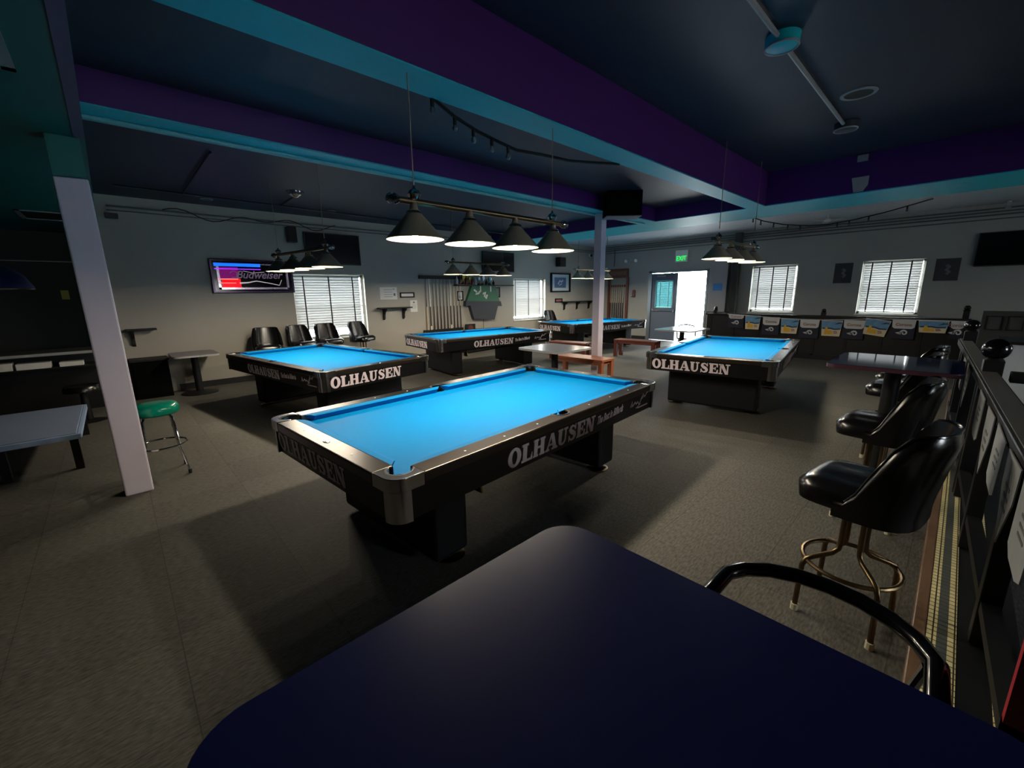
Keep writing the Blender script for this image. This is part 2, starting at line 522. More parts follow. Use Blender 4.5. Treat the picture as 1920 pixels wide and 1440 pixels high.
# ------------------------------------------------------------------ the setting
YW, XW = 9.55, 13.3
def wall(name, axis, at, a0, a1, z0, z1, holes, m, th=.16):
    """wall plane at axis=at, its body behind; holes = (a0,a1,z0,z1)"""
    mb = MB()
    aa = sorted({a0, a1} | {h[0] for h in holes} | {h[1] for h in holes})
    zz = sorted({z0, z1} | {h[2] for h in holes} | {h[3] for h in holes})
    for i in range(len(aa)-1):
        for j in range(len(zz)-1):
            ca, cz = (aa[i]+aa[i+1])/2, (zz[j]+zz[j+1])/2
            if any(h[0] < ca < h[1] and h[2] < cz < h[3] for h in holes):
                continue
            if axis == 'y':
                mb.box(aa[i], aa[i+1], at, at+th, zz[j], zz[j+1])
            else:
                mb.box(at, at+th, aa[i], aa[i+1], zz[j], zz[j+1])
    bmesh.ops.remove_doubles(mb.b, verts=mb.b.verts[:], dist=.0005)
    return struct(mb.build(name, m))
W1 = (2.81, 4.35, .72, 2.09)
W2 = (9.09, 10.55, .80, 2.07)
W3 = (3.10, 4.20, 1.02, 2.275)
W4 = (.68, 1.78, 1.02, 2.26)
DOOR = (5.45, 7.30, -.3, 2.21)
struct(MB().box(-5.2, 13.9, -5.2, 11.4, -.2, 0).build('floor', 'floor'))
wall('wall_left', 'y', YW, .07, 13.46, 0, 3.7, [W1, W2], 'wall')
wall('wall_right', 'x', XW, -5.2, 9.55, 0, 3.7, [W3, W4, DOOR], 'wall_right')
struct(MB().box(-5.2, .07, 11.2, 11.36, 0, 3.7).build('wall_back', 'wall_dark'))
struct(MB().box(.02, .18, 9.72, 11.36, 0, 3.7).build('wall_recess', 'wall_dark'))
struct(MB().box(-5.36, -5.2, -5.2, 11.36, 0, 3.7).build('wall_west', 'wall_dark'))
wall('wall_front', 'y', -5.36, -5.36, 13.46, 0, 3.7, [(2.5, 3.6, 1.2, 2.3), (8.6, 9.2, 1.2, 2.2)], 'wall')  # both openings added out of view, to send daylight onto near faces
c1 = MB()
c1.box(.06, 9.4, 2.7, 9.9, 3.25, 3.4)
c1.box(-5.36, 9.4, -5.36, 2.72, 3.53, 3.7)
struct(c1.build('ceiling', 'ceil_navy'))
struct(MB().box(9.3, 13.6, -5.36, 9.9, 3.25, 3.4).build('ceiling_far', 'ceil_pale'))
struct(MB().box(-5.3, 8.2, -5.3, -2.4, 2.62, 3.53).build('ceiling_light_block', 'ceil_navy'))  # unseen slab added to shade the purple beam from the front openings
struct(MB().box(-5.36, .06, .4, 11.36, 2.8, 3.55).build('ceiling_soffit', 'teal_dark'))
def beam(name, x0, x1, y0, y1, z0, z1):
    o = struct(MB().box(x0, x1, y0, y1, z0+.012, z1).build(name, 'purple'))
    MB().box(x0, x1, y0, y1, z0, z0+.012).build('underside', 'teal', o)
    return o
beam('trim_1', .06, 8.25, 2.515, 2.80, 3.0, 3.53)
b2 = beam('trim_2', .06, 8.25, 4.50, 4.77, 3.0, 3.26)
MB().cyl((.06, 4.74, 2.985), (8.25, 4.74, 2.985), .022).build('pipe', 'teal_pale', b2, smooth=True)
beam('trim_3', 8.25, 9.45, -5.2, 9.55, 3.0, 3.53)
struct(MB().box(.0, .058, .4, 4.6, 2.792, 2.8).build('trim_4', 'lavender'))
co = struct(MB().box(-.155, .032, 4.63, 4.82, 0, 2.52, bev=.012).build('trim_5', 'column'))
MB().box(-.15, .028, 4.635, 4.815, 2.52, 2.8).build('column_head', 'teal_dark', co)
struct(MB().box(6.53, 6.68, 4.58, 4.73, 0, 3.0, bev=.008).build('trim_6', 'column'))
struct(MB().box(.70, 13.3, YW-.018, YW, 0, .11).build('baseboard_left', 'black_base'))
bb = MB()
bb.box(XW-.018, XW, 7.38, YW-.018, 0, .11)
bb.box(XW-.018, XW, -5.2, 5.4, 0, .11)
struct(bb.build('baseboard_right', 'black_base'))
struct(MB().box(.045, .095, YW-.05, YW+.0, 0, 2.8).build('trim_7', 'wall'))
# outdoors, seen through the openings
struct(MB().box(13.46, 40, -25, 40, -.35, -.25).build('ground_outside', 'concrete'))
struct(MB().box(-20, 13.46, 11.4, 40, -.35, -.25).build('ground_yard', 'concrete'))

def window(n, axis, h):
    a0, a1, z0, z1 = h
    mb = MB()
    g = MB()
    f = .05
    for x0, x1, zz0, zz1 in ((a0, a0+f, z0, z1), (a1-f, a1, z0, z1), (a0, a1, z0, z0+f), (a0, a1, z1-f, z1), (a0+f, a1-f, (z0+z1)/2-.02, (z0+z1)/2+.02)):
        if axis == 'y':
            mb.box(x0, x1, YW+.10, YW+.15, zz0, zz1)
        else:
            mb.box(XW+.10, XW+.15, x0, x1, zz0, zz1)
    o = struct(mb.build('window_%d' % n, 'frame_white'))
    if axis == 'y':
        g.box(a0+f, a1-f, YW+.12, YW+.126, z0+f, z1-f)
    else:
        g.box(XW+.12, XW+.126, a0+f, a1-f, z0+f, z1-f)
    g.build('window_pane', 'glass', o)
    s = MB()
    if axis == 'y':
        s.box(a0-.02, a1+.02, YW-.035, YW+.1, z0-.03, z0)
    else:
        s.box(XW-.035, XW+.1, a0-.02, a1+.02, z0-.03, z0)
    s.build('window_sill', 'frame_white', o)
for n, (ax, h) in enumerate((('y', W1), ('y', W2), ('x', W3), ('x', W4)), 1):
    window(n, ax, h)

def blind(label, loc, rz, wd, ht, tapes, tilt=68):
    """local: x right along wall, z up from sill, front is -y"""
    t = thing('window_blind', label, 'blind', loc, rz, 'white slatted window blinds')
    MB().box(-wd/2, wd/2, -.025, .025, ht-.045, ht, bev=.004).build('head_rail', 'white_paint', t)
    sl = MB()
    n = int((ht-.09)/.054)
    for i in range(n):
        z = ht-.075-i*.054
        mt = Matrix.Translation((0, 0, z)) @ Matrix.Rotation(R(tilt), 4, 'X')
        sl.box(-wd/2+.004, wd/2-.004, -.040, .040, -.0015, .0015, mt=mt)
    sl.build('slats', 'slat', t)
    MB().box(-wd/2, wd/2, -.02, .02, 0, .02, bev=.003).build('bottom_rail', 'white_paint', t)
    for f in tapes:
        x = -wd/2+f*wd
        MB().box(x-.013, x+.013, -.032, -.029, .0, ht-.02).build('ladder_tape', 'tape', t)
    return t
blind('wide white blind behind the row of four black stools', (3.535, YW+.05, .86), 0, 1.42, 1.205, (.14, .51, .88))
blind('narrow white blind beside the framed blue picture', (9.725, YW+.05, .84), 0, 1.24, 1.215, (.07, .54, .97))
blind('white blind nearer the open door, above the row of flags', (XW+.05, 3.66, 1.07), -90, 1.01, 1.19, (.14, .48, .82))
blind('white blind between the two dark posters', (XW+.05, 1.24, 1.07), -90, 1.01, 1.175, (.14, .48, .82))

# doors
fr = MB()
fr.box(XW-.02, XW+.16, 7.24, 7.36, 0, 2.27)
fr.box(XW-.02, XW+.16, 5.39, 5.45, 0, 2.27)
fr.box(XW-.02, XW+.16, 5.39, 7.36, 2.21, 2.27)
struct(fr.build('trim_8', 'alu'))
dl = MB()
for y0, y1, z0, z1 in ((6.37, 6.50, .02, 2.19), (7.11, 7.24, .02, 2.19), (6.50, 7.11, .02, 1.08), (6.50, 7.11, 1.97, 2.19)):
    dl.box(XW+.03, XW+.075, y0, y1, z0, z1)
bmesh.ops.remove_doubles(dl.b, verts=dl.b.verts[:], dist=.0005)
dl = struct(dl.build('door_1', 'door_grey'))
dw = MB()
for y0, y1, z0, z1 in ((6.50, 6.53, 1.08, 1.97), (7.08, 7.11, 1.08, 1.97), (6.50, 7.11, 1.08, 1.11), (6.50, 7.11, 1.94, 1.97)):
    dw.box(XW+.02, XW+.085, y0, y1, z0, z1)
for y in (6.66, 6.96):
    dw.box(XW+.045, XW+.06, y-.008, y+.008, 1.11, 1.94)
dw.build('door_window', mat('pale aqua glazing bar', (150, 214, 216), .4), dl)
MB().box(XW+.05, XW+.054, 6.53, 7.08, 1.11, 1.94).build('door_pane', 'aqua_glass', dl)
db = MB()
for i in range(23):
    z = 1.115+i*.036
    db.box(XW+.060, XW+.063, 6.53, 7.08, z, z+.034)
db.build('door_blind', 'slat_dense', dl)
pb = MB()
pb.box(XW-.035, XW-.01, 6.42, 7.20, .98, 1.03, bev=.006)
pb.box(XW-.03, XW+.03, 6.42, 6.48, .96, 1.05)
pb.box(XW-.03, XW+.03, 7.14, 7.20, .96, 1.05)
pb.build('push_bar', 'chrome', dl)
cl = MB()
cl.box(XW-.04, XW+.03, 6.75, 7.05, 2.08, 2.14, bev=.008)
cl.tube([(XW-.01, 6.78, 2.14), (XW-.14, 6.62, 2.17), (XW-.02, 6.5, 2.2)], .008, 6)
cl.build('door_closer', 'alu', dl)
ol = MB().box(XW+.16, XW+1.02, 5.40, 5.445, .02, 2.19)
ol = struct(ol.build('door_2', 'white_paint'))
MB().box(XW+.9, XW+.96, 5.445, 5.50, .95, 1.07, bev=.01).build('door_handle', 'chrome', ol)

# ------------------------------------------------------------------ pool tables
def pocket_poly():
    """playing bed outline with pocket bites"""
    hx, hy = 1.27+.05, .635+.05
    pts = []
    def arc(cx, cy, r, a0, a1, n=8):
        return [(cx+r*math.cos(R(a0+(a1-a0)*i/n)), cy+r*math.sin(R(a0+(a1-a0)*i/n))) for i in range(n+1)]
    pts += arc(hx-.012, -hy+.012, .085, 225+45+0, 90-0+0, 8) if False else []
    # corners, counter-clockwise from bottom left
    def corner(sx, sy):
        cx, cy = sx*(hx+.028), sy*(hy+.028)
        return cx, cy
    out = []
    r = .075
    # bottom edge from left corner to right corner
    def bite(cx, cy, a_start, a_end, rr=r, n=8):
        for i in range(n+1):
            t = R(a_start+(a_end-a_start)*i/n)
            out.append((cx+rr*math.cos(t), cy+rr*math.sin(t)))
    c = corner(-1, -1); bite(c[0], c[1], 90, 0)
    bite(0, -hy-.035, 160, 20, .062)
    c = corner(1, -1); bite(c[0], c[1], 180, 90)
    c = corner(1, 1); bite(c[0], c[1], 270, 180)
    bite(0, hy+.035, 340, 200, .062)
    c = corner(-1, 1); bite(c[0], c[1], 0, -90)
    return out
def cushion(mb, x0, x1, ynose, sgn, mt=None, cut0=.06, cut1=.06):
    """cushion along x, nose at y=ynose facing -sgn*y ; back at ynose+sgn*.055"""
    yb = ynose+sgn*.058
    A = [(x0+0, ynose, .783), (x0+0, ynose+sgn*.022, .747), (x0-cut0*.4, yb, .747), (x0-cut0, yb, .791), (x0-cut0*.3, ynose+sgn*.02, .789)]
    B = [(x1-0, ynose, .783), (x1-0, ynose+sgn*.022, .747), (x1+cut1*.4, yb, .747), (x1+cut1, yb, .791), (x1+cut1*.3, ynose+sgn*.02, .789)]
    a = [mb.b.verts.new(v) for v in A]; b = [mb.b.verts.new(v) for v in B]
    mb.b.faces.new(a); mb.b.faces.new(b[::-1])
    for i in range(5):
        j = (i+1) % 5
        mb.b.faces.new((a[i], b[i], b[j], a[j]))
    if mt is not None:
        bmesh.ops.transform(mb.b, matrix=mt, verts=a+b)
    return mb
RZ90 = Matrix.Rotation(R(90), 4, 'Z')
def arcp(cx, cy, r, a0, a1, n):
    return [(cx+r*math.cos(R(a0+(a1-a0)*i/n)), cy+r*math.sin(R(a0+(a1-a0)*i/n))) for i in range(n+1)]
def make_table(label, loc, rz):
    t = thing('pool_table', label, 'pool table', loc, rz, 'blue cloth pool tables')
    MB().prism(pocket_poly(), .715, .745).build('playing_bed', 'cloth', t)
    MB().box(-1.33, 1.33, -.70, .70, .56, .60).build('underframe', 'leg_black', t)
    for sx in (-1, 1):
        for sy in (-1, 1):
            mb = MB()
            a, b = sx*.065, sx*1.19
            cushion(mb, min(a, b), max(a, b), sy*.635, sy)
            mb.build('cushion', 'cloth', t)
        mb = MB()
        cushion(mb, -.555, .555, 1.27, 1, Matrix.Rotation(R(-90 if sx > 0 else 90), 4, 'Z'))
        mb.build('cushion', 'cloth', t)
    # top rails
    for sy in (-1, 1):
        p = [(-1.27, .815), (-1.27, .688), (-.085, .688)] + arcp(0, .69, .085, 180, 0, 10)[1:-1] + [(.085, .688), (1.27, .688), (1.27, .815)]
        mt = None if sy > 0 else Matrix.Rotation(PI, 4, 'Z')
        mb = MB()
        mb.prism(p, .733, .792, mt)
        o = mb.build('rail', 'rail', t)
        bv = o.modifiers.new('bevel', 'BEVEL'); bv.width = .009; bv.segments = 3; bv.limit_method = 'ANGLE'; bv.angle_limit = R(60)
    for sx in (-1, 1):
        mb = MB()
        mb.box(sx*1.325 if sx < 0 else 1.325, sx*1.45, -.63, .63, .733, .792) if sx > 0 else mb.box(-1.45, -1.325, -.63, .63, .733, .792)
        o = mb.build('rail', 'rail', t)
        bv = o.modifiers.new('bevel', 'BEVEL'); bv.width = .009; bv.segments = 3; bv.limit_method = 'ANGLE'; bv.angle_limit = R(60)
    # corner castings with rounded outer corner and pocket bite
    for sx in (-1, 1):
        for sy in (-1, 1):
            p = [(1.27, .815), (1.27, .715)] + [(1.315+.085*math.cos(R(180-90*0-i*225/12+45*0)), .68+.085*math.sin(R(180-i*225/12+0))) for i in range(0)]
            p += arcp(1.338, .703, .066, 160, -70, 12)
            p += [(1.352, .63), (1.45, .63)] + arcp(1.36, .725, .09, 0, 90, 7)
            p = [(x*sx, y*sy) for x, y in p]
            if sx*sy < 0:
                p = p[::-1]
            mb = MB()
            mb.prism(p, .725, .796)
            o = mb.build('corner_casting', 'chrome', t, smooth=True, ang=50)
            bv = o.modifiers.new('bevel', 'BEVEL'); bv.width = .01; bv.segments = 3; bv.limit_method = 'ANGLE'; bv.angle_limit = R(60)
            # rounded corner cover below
            pc = arcp(1.35, .715, .088, -8, 98, 9) + [(1.33, .79), (1.33, .73), (1.42, .70)]
            pc = arcp(1.35, .715, .089, -5, 95, 9) + arcp(1.35, .715, .06, 95, -5, 9)
            pc = [(x*sx, y*sy) for x, y in pc]
            if sx*sy < 0:
                pc = pc[::-1]
            MB().prism(pc, .555, .727).build('corner_cover', 'chrome', t, smooth=True, ang=50)
            # pocket liner and cup
            lp = [(1.338+.068*math.cos(R(a)), .703+.068*math.sin(R(a))) for a in range(160, -71, -20)]
            mb = MB()
            mb.tube([(x*sx, y*sy, .788) for x, y in lp], .010, 6)
            mb.lathe([(.0, .62), (.06, .63), (.072, .70), (.072, .742)], 18, Matrix.Translation((1.335*sx, .70*sy, 0)))
            mb.build('pocket', 'rubber', t, smooth=True)
    for sy in (-1, 1):
        mb = MB()
        mb.tube([(x, y*sy, .788) for x, y in arcp(0, .69, .083, 180, 0, 10)], .009, 6)
        mb.lathe([(.0, .62), (.06, .63), (.075, .70), (.075, .745)], 18, Matrix.Translation((0, .715*sy, 0)))
        mb.build('pocket', 'rubber', t, smooth=True)
    # aprons, leaning in a little towards the bottom
    def apron(x0, x1, mt):
        mb = MB()
        A = [(x0, -.800, .735), (x1, -.800, .735), (x1, -.785, .555), (x0, -.785, .555), (x0, -.77, .735), (x1, -.77, .735), (x1, -.755, .555), (x0, -.755, .555)]
        v = [mb.b.verts.new(Vector(c)) for c in A]
        for f in ((0, 1, 2, 3), (4, 7, 6, 5), (0, 4, 5, 1), (3, 2, 6, 7), (0, 3, 7, 4), (1, 5, 6, 2)):
            mb.b.faces.new([v[i] for i in f])
        bmesh.ops.transform(mb.b, matrix=mt, verts=v)
        mb.build('apron', 'black_lam', t)
    I4 = Matrix.Identity(4)
    apron(-1.36, 1.36, I4)
    apron(-1.36, 1.36, Matrix.Rotation(PI, 4, 'Z'))
    apron(-.725, .725, Matrix.Translation((-.635, 0, 0)) @ Matrix.Rotation(-PI/2, 4, 'Z'))
    apron(-.725, .725, Matrix.Translation((.635, 0, 0)) @ Matrix.Rotation(PI/2, 4, 'Z'))
    # two slab pedestals, their levelling feet
    for sx in (-1, 1):
        mb = MB()
        x0, x1 = (.80, 1.06) if sx > 0 else (-1.06, -.80)
        mb.box(x0, x1, -.58, .58, .045, .575, bev=.03, seg=3)
        lg = mb.build('leg', 'leg_black', t)
        for sy in (-1, 1):
            MB().lathe([(0, 0), (.10, 0), (.10, .012), (.07, .02), (.03, .022), (.03, .06), (0, .06)], 20, Matrix.Translation((sx*.90, sy*.50, 0))).build('foot_disc', 'brass', lg, smooth=True)
    # sights
    sg = MB()
    for sy in (-1, 1):
        for k in (-3, -2, -1, 1, 2, 3):
            sg.lathe([(0, .7936), (.007, .7932), (.0075, .785)], 10, Matrix.Translation((k*.3175, sy*.755, 0)))
    for sx in (-1, 1):
        for k in (-1, 0, 1):
            sg.lathe([(0, .7936), (.007, .7932), (.0075, .785)], 10, Matrix.Translation((sx*1.392, k*.3175, 0)))
    sg.build('sights', 'sight', t)
    MB().lathe([(0, .795), (.026, .7945), (.028, .785)], 20, Matrix.Translation((-1.39, 0.0, 0)) @ Matrix.Diagonal((.7, 1.3, 1, 1))).build('name_badge', 'chrome_b', t)
    # lettering : faces leaning about 5 degrees
    tl = Matrix.Rotation(R(90-4.8), 4, 'X')
    def face(k):
        if k < 2:
            return Matrix.Rotation(PI*k, 4, 'Z') @ Matrix.Translation((0, -.7935, .648)) @ Matrix.Rotation(R(90+4.8), 4, 'X')
        return Matrix.Rotation(-PI/2 if k == 2 else PI/2, 4, 'Z') @ Matrix.Translation((0, -1.4285, .648)) @ Matrix.Rotation(R(90+4.8), 4, 'X')
    for k in range(4):
        mb = MB()
        T = face(k)
        if k < 2:
            add_word(mb, 'OLHAUSEN', .125, 1.0, T @ Matrix.Translation((-.15, -.0625, -.0012)))
            m2 = add_text(MB(), 'The Best in Billiards', .092, T @ Matrix.Translation((.585, -.016, -.0012)) @ Matrix.Rotation(R(3), 4, 'Z'), shear=.45, off=.0022, sx=.56)
            m2.build('script_lettering', 'letter', t)
            # handwritten signature with a thin line below
            m3 = MB()
            sig = [(-.16, -.02), (-.14, .03), (-.13, -.02), (-.10, .0), (-.08, .015), (-.06, -.01), (-.03, .01), (-.015, -.01), (.0, -.03), (.03, .02), (.07, .07), (.05, .02), (.09, .05), (.10, .03), (.13, .06), (.17, .075)]
            m3.ribbon(sig, .010, 0, .003, T @ Matrix.Translation((1.10, .012, -.0012)))
            m3.ribbon([(.0, -.03), (-.05, -.05), (.03, -.02)], .006, 0, .003, T @ Matrix.Translation((1.10, .012, -.0012)))
            m3.build('signature', 'letter', t)
            MB().box(1.08, 1.28, -.045, -.034, -.0012, .002, mt=T).build('signature_line', 'letter', t)
        else:
            add_word(mb, 'OLHAUSEN', .132, 1.0, T @ Matrix.Translation((-.2, -.0625, -.0012)))
        mb.build('lettering', 'letter', t)
    # storage bar slung between the pedestals
    mb = MB()
    mb.box(-.80, .80, -.53, -.49, .50, .525)
    mb.cyl((-.66, -.52, .44), (.78, -.52, .52), .012, 8)
    bs_ = mb.build('bridge_stick', 'black', t)
    hd = MB()
    hd.prism([(-.07, -.05), (.07, -.05), (.06, .03), (.035, .01), (.015, .04), (-.015, .04), (-.035, .01), (-.06, .03)], -.008, .008, Matrix.Translation((-.68, -.52, .43)) @ Matrix.Rotation(PI/2, 4, 'Z') @ Matrix.Rotation(PI/2, 4, 'X'))
    hd.build('bridge_head', 'brass', bs_)
    return t
T1 = make_table('nearest pool table, bright blue cloth, shiny chrome corner towards the camera', (2.201, 2.600, 0), 4.2)
T2 = dup_thing(T1, 'blue pool table in front of the four black stools and wide window', (2.184, 6.389, 0), 98.7)
T3 = dup_thing(T1, 'blue pool table below the row of cues on the wall', (5.90, 7.31, 0), -6.1)
T4 = dup_thing(T1, 'farthest blue pool table, behind the middle pillar', (10.40, 7.52, 0), -12)
T5 = dup_thing(T1, 'blue pool table on the right, near the counter with the flags', (6.943, 2.404, 0), 8.6)

# ------------------------------------------------------------------ billiard lamps
def make_lamp(label, loc, rz, ztop, fourth=True):
    t = thing('billiard_lamp', label, 'lamp', loc, rz, 'four shade billiard lamps')
    MB().cyl((-.83, 0, 0), (.83, 0, 0), .021, 14).build('bar', 'brass', t, smooth=True)
    for s in (-1, 1):
        MB().lathe([(0, -.055), (.02, -.05), (.034, -.03), (.02, -.008), (.036, .0), (.03, .02), (.022, .03)], 16, Matrix.Translation((s*.84, 0, 0)) @ Matrix.Rotation(-s*PI/2, 4, 'Y')).build('end_finial', 'chrome', t, smooth=True)
        mb = MB()
        mb.lathe([(.0, .0), (.03, .02), (.045, .045), (.03, .07), (.012, .08), (.006, .1)], 16, Matrix.Translation((s*.69, 0, 0)))
        mb.build('hanger', 'chrome', t, smooth=True)
        MB().cyl((s*.69, 0, .09), (s*.69, 0, ztop-loc[2]), .0045, 6).build('suspension_rod', 'bronze', t)
    for k in range(4):
        x = -.70+k*.4667
        mt = Matrix.Translation((x, 0, 0))
        sh = MB().lathe([(.020, .0), (.024, -.02), (.03, -.05), (.045, -.058), (.048, -.075), (.19, -.232), (.193, -.24), (.189, -.24)], 40, mt)
        sh = sh.build('shade', 'bronze', t, smooth=True)
        MB().lathe([(.003, -.06), (.044, -.078), (.186, -.235), (.189, -.2398)], 40, mt).build('shade_lining', 'lining', sh, smooth=True)
        MB().lathe([(.049, -.062), (.053, -.068), (.053, -.075), (.049, -.08)], 20, mt).build('shade_ring', 'chrome', sh, smooth=True)
        MB().sphere((x, 0, -.183), .034, 12, sz=1.25).build('bulb', 'bulb', sh, smooth=True)
        l = bpy.data.lights.get('bulb light') or bpy.data.lights.new('bulb light', 'AREA')
        l.energy = BULB_W
        l.color = (1.0, .92, .78)
        l.shape = 'DISK'
        l.size = .09
        lo = bpy.data.objects.new('bulb_light', l)
        COL.objects.link(lo)
        lo.parent = sh
        lo.location = (x, 0, -.2285)
    return t
L1 = make_lamp('brass four shade lamp hanging over the nearest pool table', (2.27, 2.60, 2.245), 0, 3.0)
def lamp(label, loc, rz, ceil=3.25):
    c = dup_thing(L1, label, loc, rz)
    for k in c.children:
        if k.name.startswith('suspension_rod'):
            k.scale.z = (ceil-loc[2])/.755
    return c
lamp('brass four shade lamp hanging before the glowing beer sign', (2.06, 6.49, 2.25), 98)
lamp('four shade lamp hanging before the cue row and small shelf display', (5.95, 7.31, 2.27), 0)
lamp('farthest four shade lamp, half behind the middle pillar', (10.34, 7.5, 2.25), 0)
lamp('four shade lamp hanging near the open door and exit sign', (6.83, 2.4, 2.30), 0, 3.53)

# ------------------------------------------------------------------ stools
def make_stool(label, loc, rz):
    """front faces +y"""
    t = thing('bar_stool', label, 'stool', loc, rz, 'black vinyl bar stools')
    mb = MB()
    nx, ny = 12, 12
    grid = []
    for j in range(ny+1):
        row = []
        for i in range(nx+1):
            u, v = i/nx*2-1, j/ny*2-1
            hx, hy = .225, .225
            k = 1-.10*(abs(u)**6)*(abs(v)**6)*4 if False else 1
            # squarish rounded plan
            x, y = u*hx, v*hy
            m_ = max(abs(u), abs(v))
            if m_ > 0:
                rr = (abs(u)**5+abs(v)**5)**(1/5)
                x, y = u*hx*m_/rr, v*hy*m_/rr
            e = max(abs(u), abs(v))
            z = .758-.042*max(0, (e-.72)/.28)**2.2+.006*math.cos(u*PI*2.0)*(1-e)
            row.append(mb.b.verts.new((x, y, z)))
        grid.append(row)
    for j in range(ny):
        for i in range(nx):
            mb.b.faces.new((grid[j][i], grid[j][i+1], grid[j+1][i+1], grid[j+1][i]))
    r = bmesh.ops.extrude_face_region(mb.b, geom=mb.b.faces[:])
    for v in [g for g in r['geom'] if isinstance(g, bmesh.types.BMVert)]:
        v.co.z = .642+(v.co.z-.70)*.1
        v.co.x *= .97; v.co.y *= .97
    st = mb.build('seat', 'vinyl', t, smooth=True, ang=70)
    # curved back shell
    mb = MB()
    nu, nv = 22, 8
    outer, inner = [], []
    for j in range(nv+1):
        v = j/nv
        ro, ri = [], []
        for i in range(nu+1):
            a = R(-100+200*i/nu)       # 0 = straight back
            ca = math.cos(a)
            sm = max(0, min(1, (ca+.02)/.66)); sm = sm*sm*(3-2*sm)
            zt = .70+.355*sm
            zb = .63
            z = zb+(zt-zb)*v
            k = max(0, (z-.70)/.36)
            rad = (abs(math.sin(a))**3.2+abs(ca)**3.2)**(-1/3.2)
            for lst, th in ((ro, .028), (ri, -.012)):
                thv = th*(1-.75*max(0, (v-.85)/.15)**2) if th > 0 else th
                rx = (.232+thv)*(1+.02*k)
                x = rx*rad*math.sin(a)
                y = -(.205+thv)*rad*ca
                y -= .065*k*max(0, ca)**.7
                x *= (1-.10*k**2)
                lst.append(mb.b.verts.new((x, y, z)))
        outer.append(ro); inner.append(ri)
    for j in range(nv):
        for i in range(nu):
            mb.b.faces.new((outer[j][i], outer[j][i+1], outer[j+1][i+1], outer[j+1][i]))
            mb.b.faces.new((inner[j][i], inner[j+1][i], inner[j+1][i+1], inner[j][i+1]))
    for i in range(nu):
        mb.b.faces.new((outer[nv][i], outer[nv][i+1], inner[nv][i+1], inner[nv][i]))
        mb.b.faces.new((outer[0][i+1], outer[0][i], inner[0][i], inner[0][i+1]))
    for i in (0, nu):
        for j in range(nv):
            mb.b.faces.new((outer[j][i], outer[j+1][i], inner[j+1][i], inner[j][i]))
    bk = mb.build('backrest', 'vinyl', t, smooth=True, ang=70)
    mb = MB()
    pts = []
    for i in range(nu+1):
        a = R(-100+200*i/nu); ca = math.cos(a)
        sm = max(0, min(1, (ca+.02)/.66)); sm = sm*sm*(3-2*sm)
        z = .70+.355*sm
        k = max(0, (z-.70)/.36)
        rad = (abs(math.sin(a))**3.2+abs(ca)**3.2)**(-1/3.2)
        pts.append(((.232+.006)*(1+.02*k)*rad*math.sin(a)*(1-.10*k**2), -(.205+.006)*rad*ca-.065*k*max(0, ca)**.7, z+.003))
    mb.tube(pts, .006, 6)
    mb.build('piping', 'black_gloss', bk, smooth=True)
    MB().box(-.11, .11, -.11, .11, .615, .65, bev=.008).build('swivel_plate', 'black', t)
    for sx in (-1, 1):
        for sy in (-1, 1):
            mb = MB()
            d = Vector((sx, sy, 0)).normalized()
            P = []
            for rr, z in ((.055, .62), (.055, .42), (.06, .37), (.085, .345), (.17, .315), (.20, .30), (.215, .265), (.222, .03)):
                P.append((d.x*rr, d.y*rr, z))
            mb.tube(P, .0125, 8)
            lg = mb.build('leg', 'brass_leg', t, smooth=True, ang=60)
            MB().cyl((d.x*.222, d.y*.222, 0), (d.x*.222, d.y*.222, .035), .018, 10).build('glide', 'glide', lg)
    MB().torus((0, 0, .295), .197, .011, 32, 8).build('foot_ring', 'brass_leg', t, smooth=True)
    return t
ST = make_stool('nearest black vinyl bar stool with brass legs on the right', (2.50, .20, 0), -8)
def stool(label, x, y, rz):
    return dup_thing(ST, label, (x, y, 0), rz)
stool('second black bar stool on the right, behind the nearest one', 3.78, .27, -4)
stool('black bar stool tucked behind the pedestal of the right bar table', 5.32, .30, -4)
stool('black bar stool showing only its back beyond the right bar table', 6.0, .30, -6)
stool('leftmost black stool behind the second pool table, left of the window', 2.06, 8.90, 172)
stool('black stool left of window centre, second of the row along the wall', 2.72, 9.05, 196)
stool('black stool before the window, third of the row along the wall', 3.28, 9.10, 190)
stool('rightmost black stool of the row, at the right edge of the window', 4.02, 9.15, 205)
stool('lone black stool under the framed blue picture, by the narrow blind', 10.42, 9.10, 180)

# green backless stool beside the left column
gs = thing('green_stool', 'backless stool with round green seat and chrome legs beside the left column', 'stool', (.155, 5.02, 0))
MB().lathe([(0, .69), (.11, .69), (.16, .682), (.178, .655), (.178, .61), (.165, .59), (0, .59)], 36).build('seat', 'green_vinyl', gs, smooth=True, ang=60)
for k in range(4):
    a = R(45+90*k)
    c, s = math.cos(a), math.sin(a)
    lg = MB().tube([(c*.05, s*.05, .585), (c*.13, s*.13, .58), (c*.15, s*.15, .55), (c*.17, s*.17, .3), (c*.225, s*.225, .03)], .011, 8).build('leg', 'chrome_b', gs, smooth=True)
    MB().cyl((c*.225, s*.225, 0), (c*.225, s*.225, .04), .015, 10).build('glide', 'black', lg)
MB().torus((0, 0, .29), .19, .009, 32, 8).build('foot_ring', 'chrome_b', gs, smooth=True)

